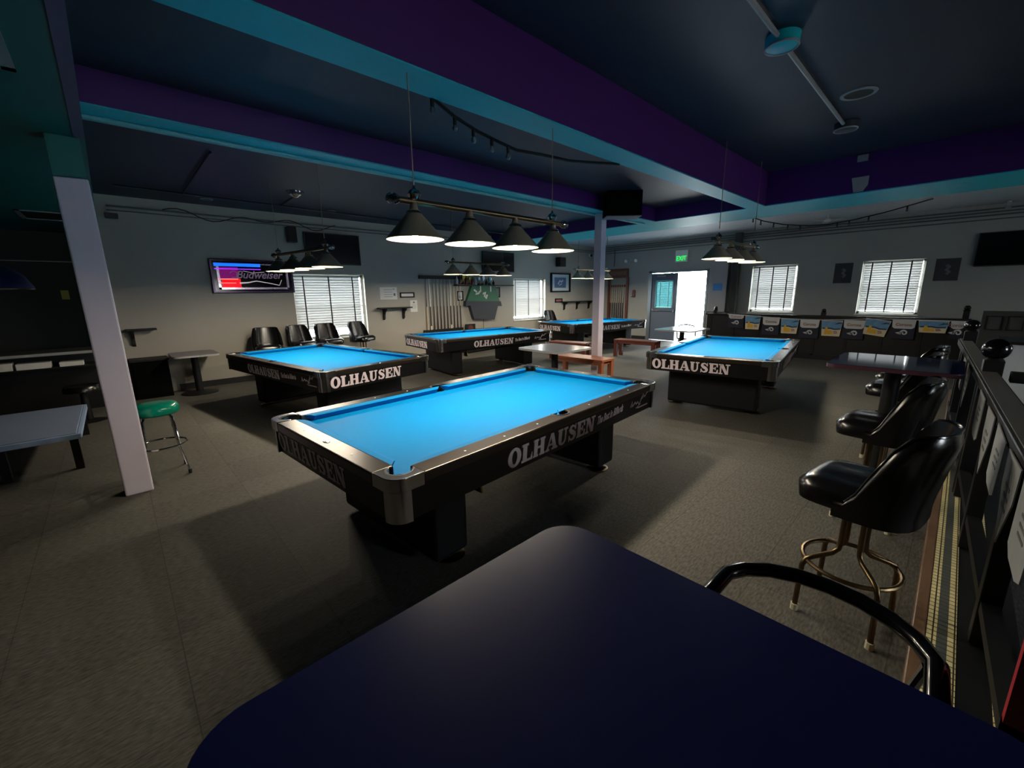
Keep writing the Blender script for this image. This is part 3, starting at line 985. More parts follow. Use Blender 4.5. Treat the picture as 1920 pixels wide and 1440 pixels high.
# armchair stool at the near table
ar = thing('tube_arm_stool', 'stool with a curved black tube arm rail at the near navy table', 'stool', (.99, .13, 0))
MB().box(-.20, .20, -.19, .19, .64, .72, bev=.03, seg=3).build('seat', 'vinyl', ar, smooth=True)
pts = [(-.16, .215, .70), (-.10, .215, .84), (-.02, .205, .895)]
for i in range(9):
    a = R(75-150*i/8)
    pts.append((.06+.175*math.cos(a), .205*math.sin(a)/math.sin(R(75))*.98, .90))
pts += [(-.02, -.205, .895), (-.10, -.215, .84), (-.16, -.215, .70)]
MB().tube(pts, .019, 12).build('arm_rail', 'black_gloss', ar, smooth=True, ang=60)
MB().tube([(.14, -.16, .66), (.17, -.17, .74), (.16, -.18, .80), (.12, -.19, .88)], .010, 8).build('chrome_stay', 'chrome_b', ar, smooth=True)
for sx in (-1, 1):
    for sy in (-1, 1):
        MB().tube([(sx*.10, sy*.10, .645), (sx*.14, sy*.14, .4), (sx*.19, sy*.18, .0)], .012, 8).build('leg', 'chrome', ar, smooth=True)
MB().torus((0, 0, .30), .19, .009).build('foot_ring', 'chrome', ar, smooth=True)

# ------------------------------------------------------------------ tables and benches
def ped_table(name, label, x0, x1, y0, y1, z, rad, top, edge, post='black', base=True, th=.032, pr=.055):
    cx, cy = (x0+x1)/2, (y0+y1)/2
    t = thing(name, label, 'table', (cx, cy, 0))
    MB().prism(rrect(x0-cx, x1-cx, y0-cy, y1-cy, rad, 8), z-th, z-.003).build('edge_band', edge, t, smooth=True, ang=40)
    MB().prism(rrect(x0-cx+.002, x1-cx-.002, y0-cy+.002, y1-cy-.002, rad, 8), z-.004, z).build('table_top', top, t)
    MB().cyl((0, 0, .03), (0, 0, z-th), pr, 20).build('pedestal', post, t, smooth=True)
    mb = MB()
    mb.lathe([(0, 0), (.27, 0), (.27, .012), (.20, .025), (.08, .045), (0, .05)], 28)
    mb.build('base', post, t, smooth=True)
    MB().box(-.18, .18, -.18, .18, z-th-.02, z-th).build('top_plate', post, t)
    return t
ped_table('bar_table', 'dark navy rounded bar table in the foreground', -.03, .80, -.20, .655, 1.05, .085, 'navy_top', 'navy_edge')
ped_table('bar_table', 'navy bar table on the right reflecting the window', 4.17, 5.02, -.085, .70, 1.05, .07, 'navy_gloss', 'maroon_edge')
ped_table('low_table', 'pale grey square table in front of the middle pillar', 4.76, 5.62, 4.02, 4.95, .76, .10, 'grey_top', 'grey_board')
ped_table('low_table', 'pale grey table in front of the bright open door', 9.18, 10.25, 3.98, 4.92, .76, .14, 'grey_top', 'grey_board')
ped_table('low_table', 'small dark grey table against the left wall under the glowing sign', .60, 1.25, 8.62, 9.42, .70, .10, mat('dark grey laminate', (118, 112, 118), .4), 'grey_board', th=.03)
lt = thing('low_platform_table', 'low blue grey rectangular table at far left, pale metal edge', 'table', (-1.05, 6.50, 0))
MB().box(-.75, .62, -.74, .80, .345, .37, bev=.006).build('table_top', 'low_top', lt)
ed = MB()
ed.box(-.77, .645, -.77, -.745, .315, .362)
ed.box(.625, .65, -.745, .80, .315, .362)
ed.box(-.77, .645, .805, .83, .315, .362)
ed.build('edge_band', 'low_edge', lt)
for x, y in ((.59, -.70), (.12, -.70), (.59, .74), (.12, .74), (-.70, -.70), (-.70, .74)):
    MB().box(x-.03, x+.03, y-.03, y+.03, 0, .345).build('leg', 'black', lt)
def bench(label, loc, rz, L, wd, h, m):
    t = thing('wooden_bench', label, 'bench', loc, rz)
    MB().box(-wd/2, wd/2, -L/2, L/2, h-.04, h, bev=.004).build('bench_top', m, t)
    ap = MB()
    for s in (-1, 1):
        ap.box(s*(wd/2-.03)-.012, s*(wd/2-.03)+.012, -L/2+.05, L/2-.05, h-.10, h-.04)
        ap.box(-wd/2+.03, wd/2-.03, s*(L/2-.06)-.012, s*(L/2-.06)+.012, h-.10, h-.04)
    ap.build('bench_apron', m, t)
    for sx in (-1, 1):
        for sy in (-1, 1):
            x, y = sx*(wd/2-.04), sy*(L/2-.05)
            MB().box(x-.04, x+.04, y-.04, y+.04, 0, h-.04).build('leg', m, t)
    return t
bench('red brown wooden bench beside the middle pillar', (6.24, 4.72, 0), 2, 1.12, .40, .47, 'wood_red')
bench('low dark red wooden bench behind the right pool table', (9.50, 5.50, 0), 4, 1.10, .36, .44, 'wood_dark')
bench('dark red wooden bench between the cue row table and the farthest table', (8.15, 6.55, 0), 10, 1.0, .34, .44, 'wood_dark')

# ------------------------------------------------------------------ left wall items (front faces -y)
def on_left(x, z, y=YW):
    return (x, y, z)
# beer sign
bs = thing('lit_sign', 'glowing black bar sign with blue and red light, script lettering', 'sign', on_left(2.12, 2.02))
sw, sh_ = 1.40, .62
MB().box(-sw/2, sw/2, -.07, 0, -sh_/2, sh_/2, bev=.012).build('frame', 'sign_frame', bs)
MB().box(-sw/2+.04, sw/2-.04, -.074, -.066, -sh_/2+.035, sh_/2-.035).build('panel', 'sign_glass', bs)
bd = MB()
for x0, x1, z0, z1 in ((-.60, -.56, -.24, .21), (.56, .60, -.24, .24), (-.60, .60, -.24, -.205), (.10, .60, .215, .235)):
    bd.box(x0, x1, -.080, -.073, z0, z1)
bd.build('border', 'sign_chrome', bs)
MB().box(-.63, .12, -.084, -.074, .18, .235).build('blue_tube', 'neon_blue', bs)
MB().box(-.63, .12, -.084, -.074, .125, .14).build('violet_tube', 'neon_violet', bs)
MB().box(-.56, -.26, -.078, -.073, -.05, .165).build('magenta_panel', 'neon_magenta', bs)
MB().box(-.54, -.24, -.079, -.073, -.205, -.045).build('red_panel', 'neon_red', bs)
pk = MB()
pk.box(-.60, -.28, -.086, -.078, -.06, -.045)
pk.box(-.58, -.32, -.086, -.078, -.13, -.118)
pk.build('pink_tube', 'neon_pink', bs)
FX = Matrix.Rotation(PI/2, 4, 'X')
lt_ = MB()
add_text(lt_, 'Budweiser', .20, Matrix.Translation((.08, -.080, -.035)) @ FX, shear=.35, off=.003, thick=.003, sx=.92)
lt_.ribbon([(-.40, .06), (-.34, .10), (-.28, .07), (-.30, -.02), (-.38, -.02)], .014, 0, .003, Matrix.Translation((0, -.080, 0)) @ FX)
lt_.build('lettering', 'sign_text', bs)
ol_ = MB()
ol_.ribbon([(-.26, -.125), (-.12, -.115), (.02, -.085), (.22, -.12), (.42, -.165), (.47, -.06)], [.03, .022, .014, .012, .012, .008], 0, .003, Matrix.Translation((0, -.080, 0)) @ FX)
ol_.ribbon([(-.18, .10), (-.02, .065), (.18, .085)], .007, 0, .003, Matrix.Translation((0, -.080, 0)) @ FX)
ol_.build('bow_outline', 'sign_white', bs)

def tv(label, loc, rz, wd, ht, dep=.09, tilt=0):
    t = thing('wall_television', label, 'television', loc, rz)
    MB().box(-wd/2, wd/2, -dep, -dep+.05, -ht/2, ht/2, bev=.008).build('case', 'tv_case', t)
    MB().box(-wd/2+.02, wd/2-.02, -dep-.003, -dep+.002, -ht/2+.025, ht/2-.02).build('screen', 'screen', t)
    MB().box(-.15, .15, -dep+.05, 0, -.12, .12).build('wall_bracket', 'black', t)
    return t
tv('dark flat television above the wide window', on_left(3.69, 2.61), 0, 1.17, .64)
tv('dark television high up between cue row and narrow window', on_left(8.45, 2.52), 0, 1.22, .56)
tv('large dark television at right edge of the right wall', (XW, -.60, 2.37), -90, 1.13, .67)

def speaker(label, loc, rz, wd, dep, ht):
    t = thing('wall_speaker', label, 'speaker', loc, rz)
    MB().box(-wd/2, wd/2, -dep-.05, -.05, -ht/2, ht/2, bev=.012).build('cabinet', 'tv_case', t)
    MB().box(-wd/2+.015, wd/2-.015, -dep-.056, -dep-.049, -ht/2+.015, ht/2-.015).build('grille', 'black', t)
    MB().box(-.03, .03, -.06, 0, -.03, .03).build('bracket', 'grey_plastic', t)
    return t
speaker('small black wall speaker left of the television above the wide window', on_left(2.86, 2.84), 0, .17, .16, .30)
speaker('small black speaker on white bracket above the framed blue picture', on_left(11.15, 2.62), 0, .30, .2, .30)

def sheet(name, label, cat, loc, rz, wd, ht, m='paper', marks=(), frame=None, th=.006):
    t = thing(name, label, cat, loc, rz)
    MB().box(-wd/2, wd/2, -th, 0, -ht/2, ht/2).build('sheet', m, t)
    if marks:
        mb = MB()
        for x0, x1, z0, z1 in marks:
            mb.box(x0, x1, -th-.0015, -th+.001, z0, z1)
        mb.build('print', 'ink_grey', t)
    if frame:
        mb = MB()
        f, d, mm = frame
        for x0, x1, z0, z1 in ((-wd/2-f, -wd/2, -ht/2-f, ht/2+f), (wd/2, wd/2+f, -ht/2-f, ht/2+f), (-wd/2-f, wd/2+f, -ht/2-f, -ht/2), (-wd/2-f, wd/2+f, ht/2, ht/2+f)):
            mb.box(x0, x1, -d, 0, z0, z1)
        mb.build('frame', mm, t)
    return t
sheet('wall_notice', 'pale wall notice with printed lines, left of the cue row', 'notice', on_left(4.93, 1.67), 0, .45, .29,
      marks=[(-.12, .10, .08-.055*i, .088-.055*i) for i in range(4)] + [(.13, .18, -.06, .0), (.12, .16, .09, .11)])
sheet('name_plaque', 'white plaque in black frame beside the pale notice', 'plaque', on_left(5.43, 1.625), 0, .34, .07, frame=(.03, .02, 'black'))
sheet('wall_paper', 'small white sheet of paper left of the cue row', 'paper', on_left(5.60, 1.35), 0, .20, .29,
      marks=[(-.02, .03, .07, .11)] + [(-.06, .06, .03-.03*i, .036-.03*i) for i in range(4)])
sheet('name_plaque', 'small red plaque in black frame below the blue picture', 'plaque', on_left(11.23, 1.36), 0, .30, .06, m=mat('faded red plaque', (150, 84, 80), .6), frame=(.04, .02, 'black'))
pc_ = sheet('framed_picture', 'framed blue picture with pale mount near the far corner', 'picture', on_left(11.30, 1.955), 0, .92, .54, m='mount', frame=(.045, .06, 'black'))
MB().box(-.30, .30, -.010, -.005, -.17, .17).build('print', 'art_blue', pc_)
pm = MB()
pm.ribbon([(-.12, -.05), (-.02, .07), (.06, .02), (.14, .09)], .06, 0, .003, Matrix.Translation((0, -.010, 0)) @ FX)
pm.ribbon([(-.05, -.09), (.08, -.03)], .03, 0, .003, Matrix.Translation((0, -.010, 0)) @ FX)
pm.build('pale_figure', 'mount', pc_)

def shelf(label, x0, x1, z, dep, brs, loc_y=YW, m='black'):
    cx = (x0+x1)/2
    t = thing('wall_shelf', label, 'shelf', (cx, loc_y, z))
    MB().box(x0-cx, x1-cx, -dep, 0, -.03, 0, bev=.004).build('board', m, t)
    for b in brs:
        p = [(0, -.03), (-dep*.85, -.03), (-dep*.75, -.08), (-dep*.45, -.11), (-dep*.32, -.17), (-dep*.30, -.26), (-.0, -.30)]
        mb = MB()
        mb.prism(p, -.022, .022, Matrix.Translation((b-cx, 0, 0)) @ Matrix(((0, 0, 1, 0), (1, 0, 0, 0), (0, 1, 0, 0), (0, 0, 0, 1))))
        mb.build('bracket', m, t)
    return t
shelf('small black bracket shelf under the pale notice', 4.60, 5.45, 1.34, .20, (4.76, 5.28))
shelf('black bracket shelf in the far corner, three brackets', 11.35, 13.0, 1.32, .20, (11.5, 12.2, 12.9))
sh1 = shelf('black bracket shelf end just right of the left column', .12, .52, 1.14, .22, (.2,))

# cue row
rk = thing('wall_cue_rack', 'black wall bars of the rack holding the long cue row', 'cue rack', (6.45, YW, 0))
MB().box(-.68, .66, -.07, 0, 2.02, 2.10, bev=.006).build('top_bar', 'black', rk)
MB().box(-.62, .62, -.09, 0, .66, .72, bev=.006).build('bottom_bar', 'black', rk)
cue_kinds = [('cue_dark', 'cue_wood'), ('cue_white', 'cue_white'), ('grey_metal', 'cue_butt'), ('grey_metal', 'cue_butt'), ('grey_metal', 'cue_butt'),
             ('grey_metal', 'cue_butt'), ('grey_metal', 'cue_butt'), ('cue_white', 'cue_white'), ('cue_wood', 'cue_butt'), ('cue_wood', 'cue_butt'), ('cue_wood', 'cue_butt')]
ords = ['first', 'second', 'third', 'fourth', 'fifth', 'sixth', 'seventh', 'eighth', 'ninth', 'tenth', 'eleventh']
def cue(label, loc, shaft, butt, group, ln=1.36):
    t = thing('pool_cue', label, 'cue', loc, 0, group)
    MB().cyl((0, 0, .62), (0, 0, ln), .013, 8, r1=.008).build('shaft', shaft, t, smooth=True)
    MB().cyl((0, 0, .12), (0, 0, .62), .017, 8, r1=.013).build('butt', butt, t, smooth=True)
    MB().cyl((0, 0, 0), (0, 0, .12), .0175, 8).build('butt_end', 'cue_white' if shaft == 'cue_white' else butt, t, smooth=True)
    return t
for i, (a, b) in enumerate(cue_kinds):
    x = 5.95+i*.107
    kind = {'cue_white': 'white', 'cue_dark': 'dark', 'grey_metal': 'grey shafted', 'cue_wood': 'pale wood'}[a]
    c_ = cue('%s cue, %s from the left in the long wall row' % (kind, ords[i]), (x, YW-.05, .70), a, 'cue_butt' if b != 'cue_wood' else 'cue_wood', 'cues in the wall row')
# display shelf, bottles and the green hanging
ds = thing('display_shelf', 'long thin dark shelf holding trophies and bottles above the green display', 'shelf', (7.87, YW, 1.87))
MB().box(-1.05, 1.06, -.20, 0, -.025, 0).build('board', 'black', ds)
MB().box(-1.03, -.62, -.19, -.005, 0, .02).build('riser', 'wood_dark', ds)
items = [(6.90, 'clear_glass', .22, 'pale bottle'), (7.00, 'brown_glass', .26, 'brown bottle'), (7.10, 'gold', .24, 'gold trophy'), (7.21, 'red_glass', .25, 'red bottle'),
         (7.32, 'gold', .20, 'gold trophy'), (7.43, 'red_glass', .22, 'red bottle'), (7.54, 'clear_glass', .24, 'pale bottle'), (7.66, 'silver', .20, 'silver trophy'),
         (7.80, 'silver', .26, 'silver trophy'), (7.93, 'flag_navy', .16, 'navy jar'), (8.06, 'silver', .22, 'silver trophy'), (8.20, 'black', .14, 'black jar')]
pos_w = ['at the left end', 'second from the left', 'third from the left', 'fourth from the left', 'fifth from the left', 'sixth from the left', 'at the shelf middle left', 'at the shelf middle',
         'tall, over the green panel', 'right of the tall trophy', 'second from the right', 'rightmost']
for (x, m_, h_, nm), pw in zip(items, pos_w):
    z0 = 1.87 if x > 7.25 else 1.89
    trophy = 'trophy' in nm
    t = thing(nm.split()[-1], '%s on the long display shelf, %s' % (nm, pw), nm.split()[-1], (x, YW-.10, z0), 0, 'trophies and bottles on the display shelf')
    if trophy:
        MB().box(-.035, .035, -.035, .035, 0, .04, bev=.004).build('plinth', 'black', t)
        MB().lathe([(0, .04), (.025, .04), (.010, .07), (.010, .10), (.03, .13), (.042, h_), (.036, h_), (0, .14)], 16).build('cup', m_, t, smooth=True)
        hb = MB()
        for s in (-1, 1):
            hb.tube([(s*.03, 0, .13), (s*.062, 0, .15), (s*.062, 0, h_-.03), (s*.038, 0, h_-.02)], .005, 6)
        hb.build('handle', m_, t, smooth=True)
    else:
        MB().lathe([(0, 0), (.034, 0), (.036, .01), (.036, h_*.55), (.014, h_*.75), (.013, h_*.95), (0, h_*.95)], 16).build('body', m_, t, smooth=True)
        MB().cyl((0, 0, h_*.93), (0, 0, h_), .015, 10).build('cap', 'black', t)
gd = thing('wall_display_panel', 'green and charcoal wall display with white emblems under the long shelf', 'display', on_left(7.83, 0))
MB().prism([(-.42, 1.86), (-.62, 1.42), (.60, 1.38), (.44, 1.86)], 0, .10, Matrix.Translation((0, 0, 0)) @ FX).build('green_panel', 'green_coat', gd)
MB().prism([(-.66, 1.44), (-.68, 1.30), (-.52, 1.31), (-.40, .93), (.36, .88), (.50, 1.27), (.66, 1.26), (.62, 1.40)], 0, .13, FX).build('charcoal_box', 'char', gd)
em = MB()
em.ribbon([(-.36, 1.74), (-.26, 1.68), (-.30, 1.62), (-.20, 1.64), (-.14, 1.70)], .05, .10, .106, FX)
em.ribbon([(-.04, 1.62), (.06, 1.66), (.02, 1.56), (.08, 1.50), (.12, 1.60)], .06, .10, .106, FX)
em.box(-.14, -.10, -.106, -.10, 1.68, 1.84)
em.box(.24, .28, -.106, -.10, 1.68, 1.84)
em.build('white_emblems', 'paper', gd)
MB().tube([(.02, -.02, .9), (.02, -.012, .5), (.02, -.012, .12)], .006, 6).build('power_cord', 'black', gd)
sheet('small_picture', 'small dark picture left of the green wall display', 'picture', on_left(7.06, 1.58), 0, .14, .20, m='mount', frame=(.03, .02, 'black'), marks=[(-.04, .02, -.06, .0)])
sheet('small_picture', 'small grey picture right of the green wall display', 'picture', on_left(8.43, 1.66), 0, .14, .24, m='poster_mark', frame=(.03, .02, 'black'))
bp_ = thing('leaning_board', 'small black panel leaning on the wall behind the cue row table', 'panel', (7.30, YW-.1, .0))
MB().box(-.17, .17, -.02, .02, 0, .80, bev=.004).build('board', 'black', bp_)
MB().lathe([(0, 0), (.09, 0), (.09, .004), (0, .004)], 20, Matrix.Translation((0, -.02, .68)) @ Matrix.Rotation(PI/2, 4, 'X')).build('round_badge', 'wood_dark', bp_)
# conduits and cables along the top of the left wall
cdt = MB()
cdt.cyl((.2, YW-.02, 3.08), (13.2, YW-.02, 3.08), .014, 8)
cdt.cyl((.2, YW-.02, 3.02), (13.2, YW-.02, 3.02), .010, 8)
tag(cdt.build('wall_conduit', 'grey_metal'), 'pair of thin grey conduits along the top of the left wall', 'conduit')
cb = MB()
cb.tube([(.9+.1*i, YW-.03, 3.10+.05*math.sin(i*.7)-.08*math.sin(i*.19)**2) for i in range(30)], .008, 6)
tag(cb.build('loose_cable', 'black'), 'loose black cable sagging along the top of left wall', 'cable')
cm = thing('security_camera', 'tiny white dome camera in the far corner', 'camera', (12.95, YW, 2.92))
MB().sphere((0, -.05, 0), .05, 12).build('dome', 'black_gloss', cm, smooth=True)
MB().cyl((0, 0, .0), (0, -.05, 0), .055, 14).build('mount', 'white_paint', cm, smooth=True)

wc2 = thing('wall_camera', 'small black camera high on the left wall beside the left column', 'camera', (.22, YW, 2.93))
MB().cyl((0, 0, 0), (0, -.10, -.01), .02, 8).build('bracket', 'black', wc2)
MB().box(-.06, .10, -.17, -.09, -.05, .03, bev=.01).build('body', 'tv_case', wc2)
# sprinkler pipe and fittings on the left ceiling
sp = MB()
sp.cyl((.3, 8.45, 3.20), (8.2, 8.75, 3.20), .018, 8)
sp.cyl((1.08, 8.48, 3.20), (1.08, 6.0, 3.22), .014, 8)
tag(sp.build('sprinkler_pipe', 'dark_pipe', smooth=True), 'thin dark pipe under the ceiling above the beer sign', 'pipe')
rf = thing('ceiling_fitting', 'round chrome ceiling fitting with short arm near the thin pipe', 'ceiling fitting', (2.40, 7.48, 3.25))
MB().lathe([(0, -.005), (.13, -.005), (.13, 0), (0, 0)], 24).build('plate', 'chrome', rf)
MB().lathe([(.09, -.005), (.09, -.05), (.07, -.06), (.03, -.09), (0, -.095)], 24).build('dome', 'chrome_b', rf, smooth=True)
MB().cyl((.02, .10, -.05), (.05, .98, -.055), .016, 8).build('arm', 'black', rf)
def downlight(label, x, y, z, r=.09, m='tv_case'):
    t = thing('recessed_light', label, 'ceiling light', (x, y, z), 0, 'recessed ceiling lights')
    MB().lathe([(r*.78, 0), (r*.8, -.012), (r, -.008), (r*1.02, 0)], 24).build('trim_ring', 'grey_plastic', t, smooth=True)
    MB().lathe([(0, -.003), (r*.8, -.003), (r*.8, 0), (0, 0)], 24).build('lens', m, t)
    return t
downlight('unlit recessed light left of the thin ceiling pipe', 1.46, 8.95, 3.25)
downlight('unlit recessed light on ceiling above the dark television', 3.43, 8.74, 3.25)
downlight('unlit recessed light on the dark right ceiling', 5.731, 1.012, 3.53, .15)
downlight('small pale recessed light above the middle lamp', 7.4, 6.6, 3.25, .08, 'paper')
# pipe and round boxes on the right ceiling
rp = thing('ceiling_pipe', 'thin pipe crossing the dark right ceiling between round boxes', 'pipe', (0, 0, 3.53))
MB().cyl((1.5, 1.24, -.03), (6.576, 1.25, -.03), .018, 8).build('pipe', 'grey_plastic', rp, smooth=True)
for x, m_ in ((4.06, 'teal'), (6.60, 'dark_pipe')):
    MB().lathe([(0, -.075), (.105, -.075), (.115, -.07), (.12, 0), (0, 0)], 28, Matrix.Translation((x, 1.24, 0))).build('round_box', m_, rp, smooth=True)
    MB().torus((x, 1.24, -.073), .112, .008, 28, 6).build('rim', 'grey_plastic', rp, smooth=True)
bp2 = thing('beam_plate', 'grey trapezoid plate on the purple cross beam', 'plate', (8.25, 1.29, 3.12))
MB().prism([(-.06, -.10), (.05, -.10), (.10, -.02), (.10, .10), (-.10, .10)], 0, .02, Matrix.Rotation(-PI/2, 4, 'Z') @ FX).build('plate', 'grey_plastic', bp2)
bp3 = thing('beam_box', 'small pale box at the top of the purple cross beam', 'box', (8.25, 1.29, 3.46))
MB().box(-.05, .0, -.06, .06, -.03, .05).build('box', 'grey_plastic', bp3)
# vents on the teal soffit
def vent(label, x0, x1, y0, y1):
    t = thing('ceiling_vent', label, 'vent', ((x0+x1)/2, (y0+y1)/2, 2.8))
    a, b = (x1-x0)/2, (y1-y0)/2
    mb = MB()
    for u0, u1, v0, v1 in ((-a, -a+.05, -b, b), (a-.05, a, -b, b), (-a, a, -b, -b+.05), (-a, a, b-.05, b)):
        mb.box(u0, u1, v0, v1, -.012, 0)
    mb.build('frame', 'grey_plastic', t)
    sl = MB()
    n = int((2*b-.1)/.06)
    for i in range(n):
        sl.box(-a+.05, a-.05, -b+.05+i*.06, -b+.085+i*.06, -.008, -.002)
    sl.build('louvres', 'black', t)
vent('pale ceiling vent cut by the left edge of the photo', -.55, -.16, 2.75, 3.52)
vent('pale ceiling vent on the teal soffit behind the left column', -.72, -.15, 8.65, 9.50)

# black box by the pillar head
bx = thing('hanging_black_box', 'large black box mounted high at the middle pillar head', 'box', (6.72, 4.36, 2.865))
MB().box(-.31, .27, -.46, -.12, 0, .50, bev=.012, mt=Matrix.Rotation(R(-43), 4, 'Z')).build('cabinet', 'black_felt', bx)
MB().box(-.31, .27, -.46, -.12, -.014, -.002, mt=Matrix.Rotation(R(-43), 4, 'Z')).build('shelf_plate', 'grey_metal', bx)

# string lights below the first beam
def string_lights(label, pts, bulbs, name='string_lights', drop=.10, thick=.014):
    t = thing(name, label, 'string lights', pts[0])
    o = Vector(pts[0])
    P = [Vector(p)-o for p in pts]
    fine = []
    for a, b in zip(P, P[1:]):
        for k in range(6):
            fine.append(a.lerp(b, k/6))
    fine.append(P[-1])
    MB().tube(fine, thick, 7).build('cable', 'black', t, smooth=True)
    for f in bulbs:
        i = f*(len(fine)-1)
        p = fine[int(i)]
        s = MB().cyl((p.x, p.y, p.z), (p.x, p.y, p.z-drop*.55), .014, 8).build('socket', 'black', t)
        MB().sphere((p.x, p.y, p.z-drop*.8), .02, 8, sz=1.3).build('bulb', mat('clear unlit bulb', (120, 130, 136), .1) if 'unlit' not in M else M['unlit'], s, smooth=True)
    return t
M['unlit'] = mat('unlit clear bulb', (90, 100, 108), .08)
string_lights('black string lights draped below the nearest teal beam', [(1.853, 2.80, 3.02), (2.099, 2.82, 2.94), (2.311, 2.82, 2.89), (2.54, 2.82, 2.86), (2.747, 2.82, 2.838), (3.071, 2.82, 2.865), (3.452, 2.82, 2.885), (3.885, 2.82, 2.945), (4.28, 2.80, 3.0)], (.04, .13, .23, .34, .45))
string_lights('string lights hanging under the pale ceiling near the right windows', [(10.6, 3.55, 3.235), (11.0, 3.35, 3.14), (11.6, 3.1, 3.09), (12.2, 2.75, 3.08), (12.5, 2.4, 3.10), (12.4, 1.95, 3.13), (12.2, 1.4, 3.19), (11.4, .66, 3.235)], (.05, .13, .22, .31, .4, .62, .7, .8, .95), thick=.012)

# ------------------------------------------------------------------ right wall items
D = -90
ex = thing('exit_sign', 'white exit sign with green lit letters above the doors', 'sign', (XW, 6.26, 2.70), D)
MB().box(-.20, .20, -.06, 0, -.19, .17, bev=.008).build('case', 'white_paint', ex)
tx = MB()
add_text(tx, 'EXIT', .20, Matrix.Translation((0, -.061, -.145)) @ FX, off=.004, thick=.003, sx=.80)
tx.build('lettering', 'exit_green', ex)
el = thing('emergency_light', 'twin head emergency light left of the exit sign', 'emergency light', (XW, 8.0, 2.66), D)
MB().box(-.18, .18, -.08, 0, -.05, .06, bev=.01).build('case', 'grey_plastic', el)
for s in (-1, 1):
    MB().lathe([(0, -.05), (.055, -.05), (.06, -.02), (.04, .03), (0, .04)], 16, Matrix.Translation((s*.19, -.09, 0)) @ Matrix.Rotation(R(-70), 4, 'X')).build('lamp_head', 'white_paint', el, smooth=True)
# wooden floor cue rack
wr = thing('wooden_cue_rack', 'tall red brown wooden cue rack left of the grey door', 'cue rack', (XW, 8.52, 0), D)
MB().box(-.40, .40, -.07, 0, 2.10, 2.41, bev=.03, seg=3).build('header_board', 'wood_dark', wr)
for s in (-1, 1):
    MB().box(s*.37-.04, s*.37+.04, -.07, 0, .5, 2.12, bev=.006).build('side_post', 'wood_dark', wr)
MB().box(-.33, .33, -.06, 0, 1.78, 1.86).build('cue_clip_rail', 'wood_dark', wr)
MB().box(-.40, .40, -.16, 0, .50, .62, bev=.006).build('cue_tray', 'wood_dark', wr)
MB().box(-.33, .33, -.072, -.066, 2.19, 2.32).build('carved_panel', 'wood_trim', wr)
for i in range(7):
    y = 8.52+.26-i*.085
    c_ = cue('pale cue with dark butt, %s from the left in the wooden rack' % ords[i], (XW-.10, y, .62), 'cue_wood', 'cue_butt', 'cues in the wooden rack', 1.30)
ph = thing('wall_plaque', 'dark rounded wall plaque with small hook between cue rack and door', 'plaque', (XW, 7.89, 1.55), D)
MB().prism(arcp(0, .08, .055, 0, 180, 8)+arcp(0, -.08, .055, 180, 360, 8), 0, .04, FX).build('board', 'wood_dark', ph)
MB().tube([(0, -.04, -.08), (-.04, -.07, -.10), (-.09, -.07, -.11)], .008, 6).build('hook', 'black', ph)
def poster(label, y, z, wd, ht):
    t = sheet('dark_poster', label, 'poster', (XW, y, z), D, wd, ht, m='poster')
    mb = MB()
    mb.ribbon([(-.02, .10), (.03, .06), (-.01, 0), (.04, -.05), (.0, -.10)], .06, 0, .003, Matrix.Translation((0, -.0065, 0)) @ FX)
    mb.build('figure', 'poster_mark', t)
poster('dark poster left of the blind between posters, faint pale figure', 2.14, 2.0, .36, .48)
poster('dark poster right of the rightmost blind', .34, 2.0, .38, .47)
cdt = MB()
for z, r_ in ((3.16, .016), (3.10, .016), (3.04, .016), (2.96, .012)):
    cdt.cyl((XW-.025, -5, z), (XW-.025, YW-.05, z), r_, 8)
cdt.cyl((XW-.025, 8.72, 2.5), (XW-.025, 8.72, 3.1), .014, 8)
tag(cdt.build('wall_conduit', 'grey_metal', smooth=True), 'bundle of four long conduits along the top of right wall', 'conduit')
pn = thing('white_panel', 'tall pale panel with blue paper standing right of the open door', 'panel', (13.15, 5.03, 1.0), D)
MB().box(-.25, .25, -.05, .10, 0, 1.47, bev=.01).build('board', 'grey_board', pn)
MB().box(-.13, .13, -.056, -.049, .62, .82).build('blue_paper', 'blue_paper', pn)
MB().box(-.25, .30, -.06, .12, -.04, .0).build('ledge', 'black', pn)
po = MB().box(13.06, 13.24, 4.50, 4.66, 0, 3.2).build('trim_9', 'wall_dark')
struct(po)
fn = thing('ceiling_fan', 'small white fan blades hanging under the pale ceiling', 'fan', (11.85, 2.32, 3.25))
MB().cyl((0, 0, -.10), (0, 0, 0), .012, 8).build('rod', 'white_paint', fn)
MB().lathe([(0, -.17), (.06, -.17), (.07, -.13), (.05, -.10), (0, -.10)], 18).build('motor', 'white_paint', fn, smooth=True)
for k in range(3):
    a = R(20+120*k)
    MB().box(.06, .34, -.05, .05, -.150, -.142, bev=.003, mt=Matrix.Rotation(a, 4, 'Z')).build('blade', 'white_paint', fn)
cw = thing('wall_camera', 'white camera on bracket at the top right of the right wall', 'camera', (13.0, -.34, 3.25))
MB().cyl((0, 0, -.06), (0, 0, 0), .03, 10).build('bracket', 'white_paint', cw)
MB().box(-.08, .05, -.04, .04, -.14, -.06, bev=.01, mt=Matrix.Rotation(R(20), 4, 'Y')).build('body', 'grey_plastic', cw)

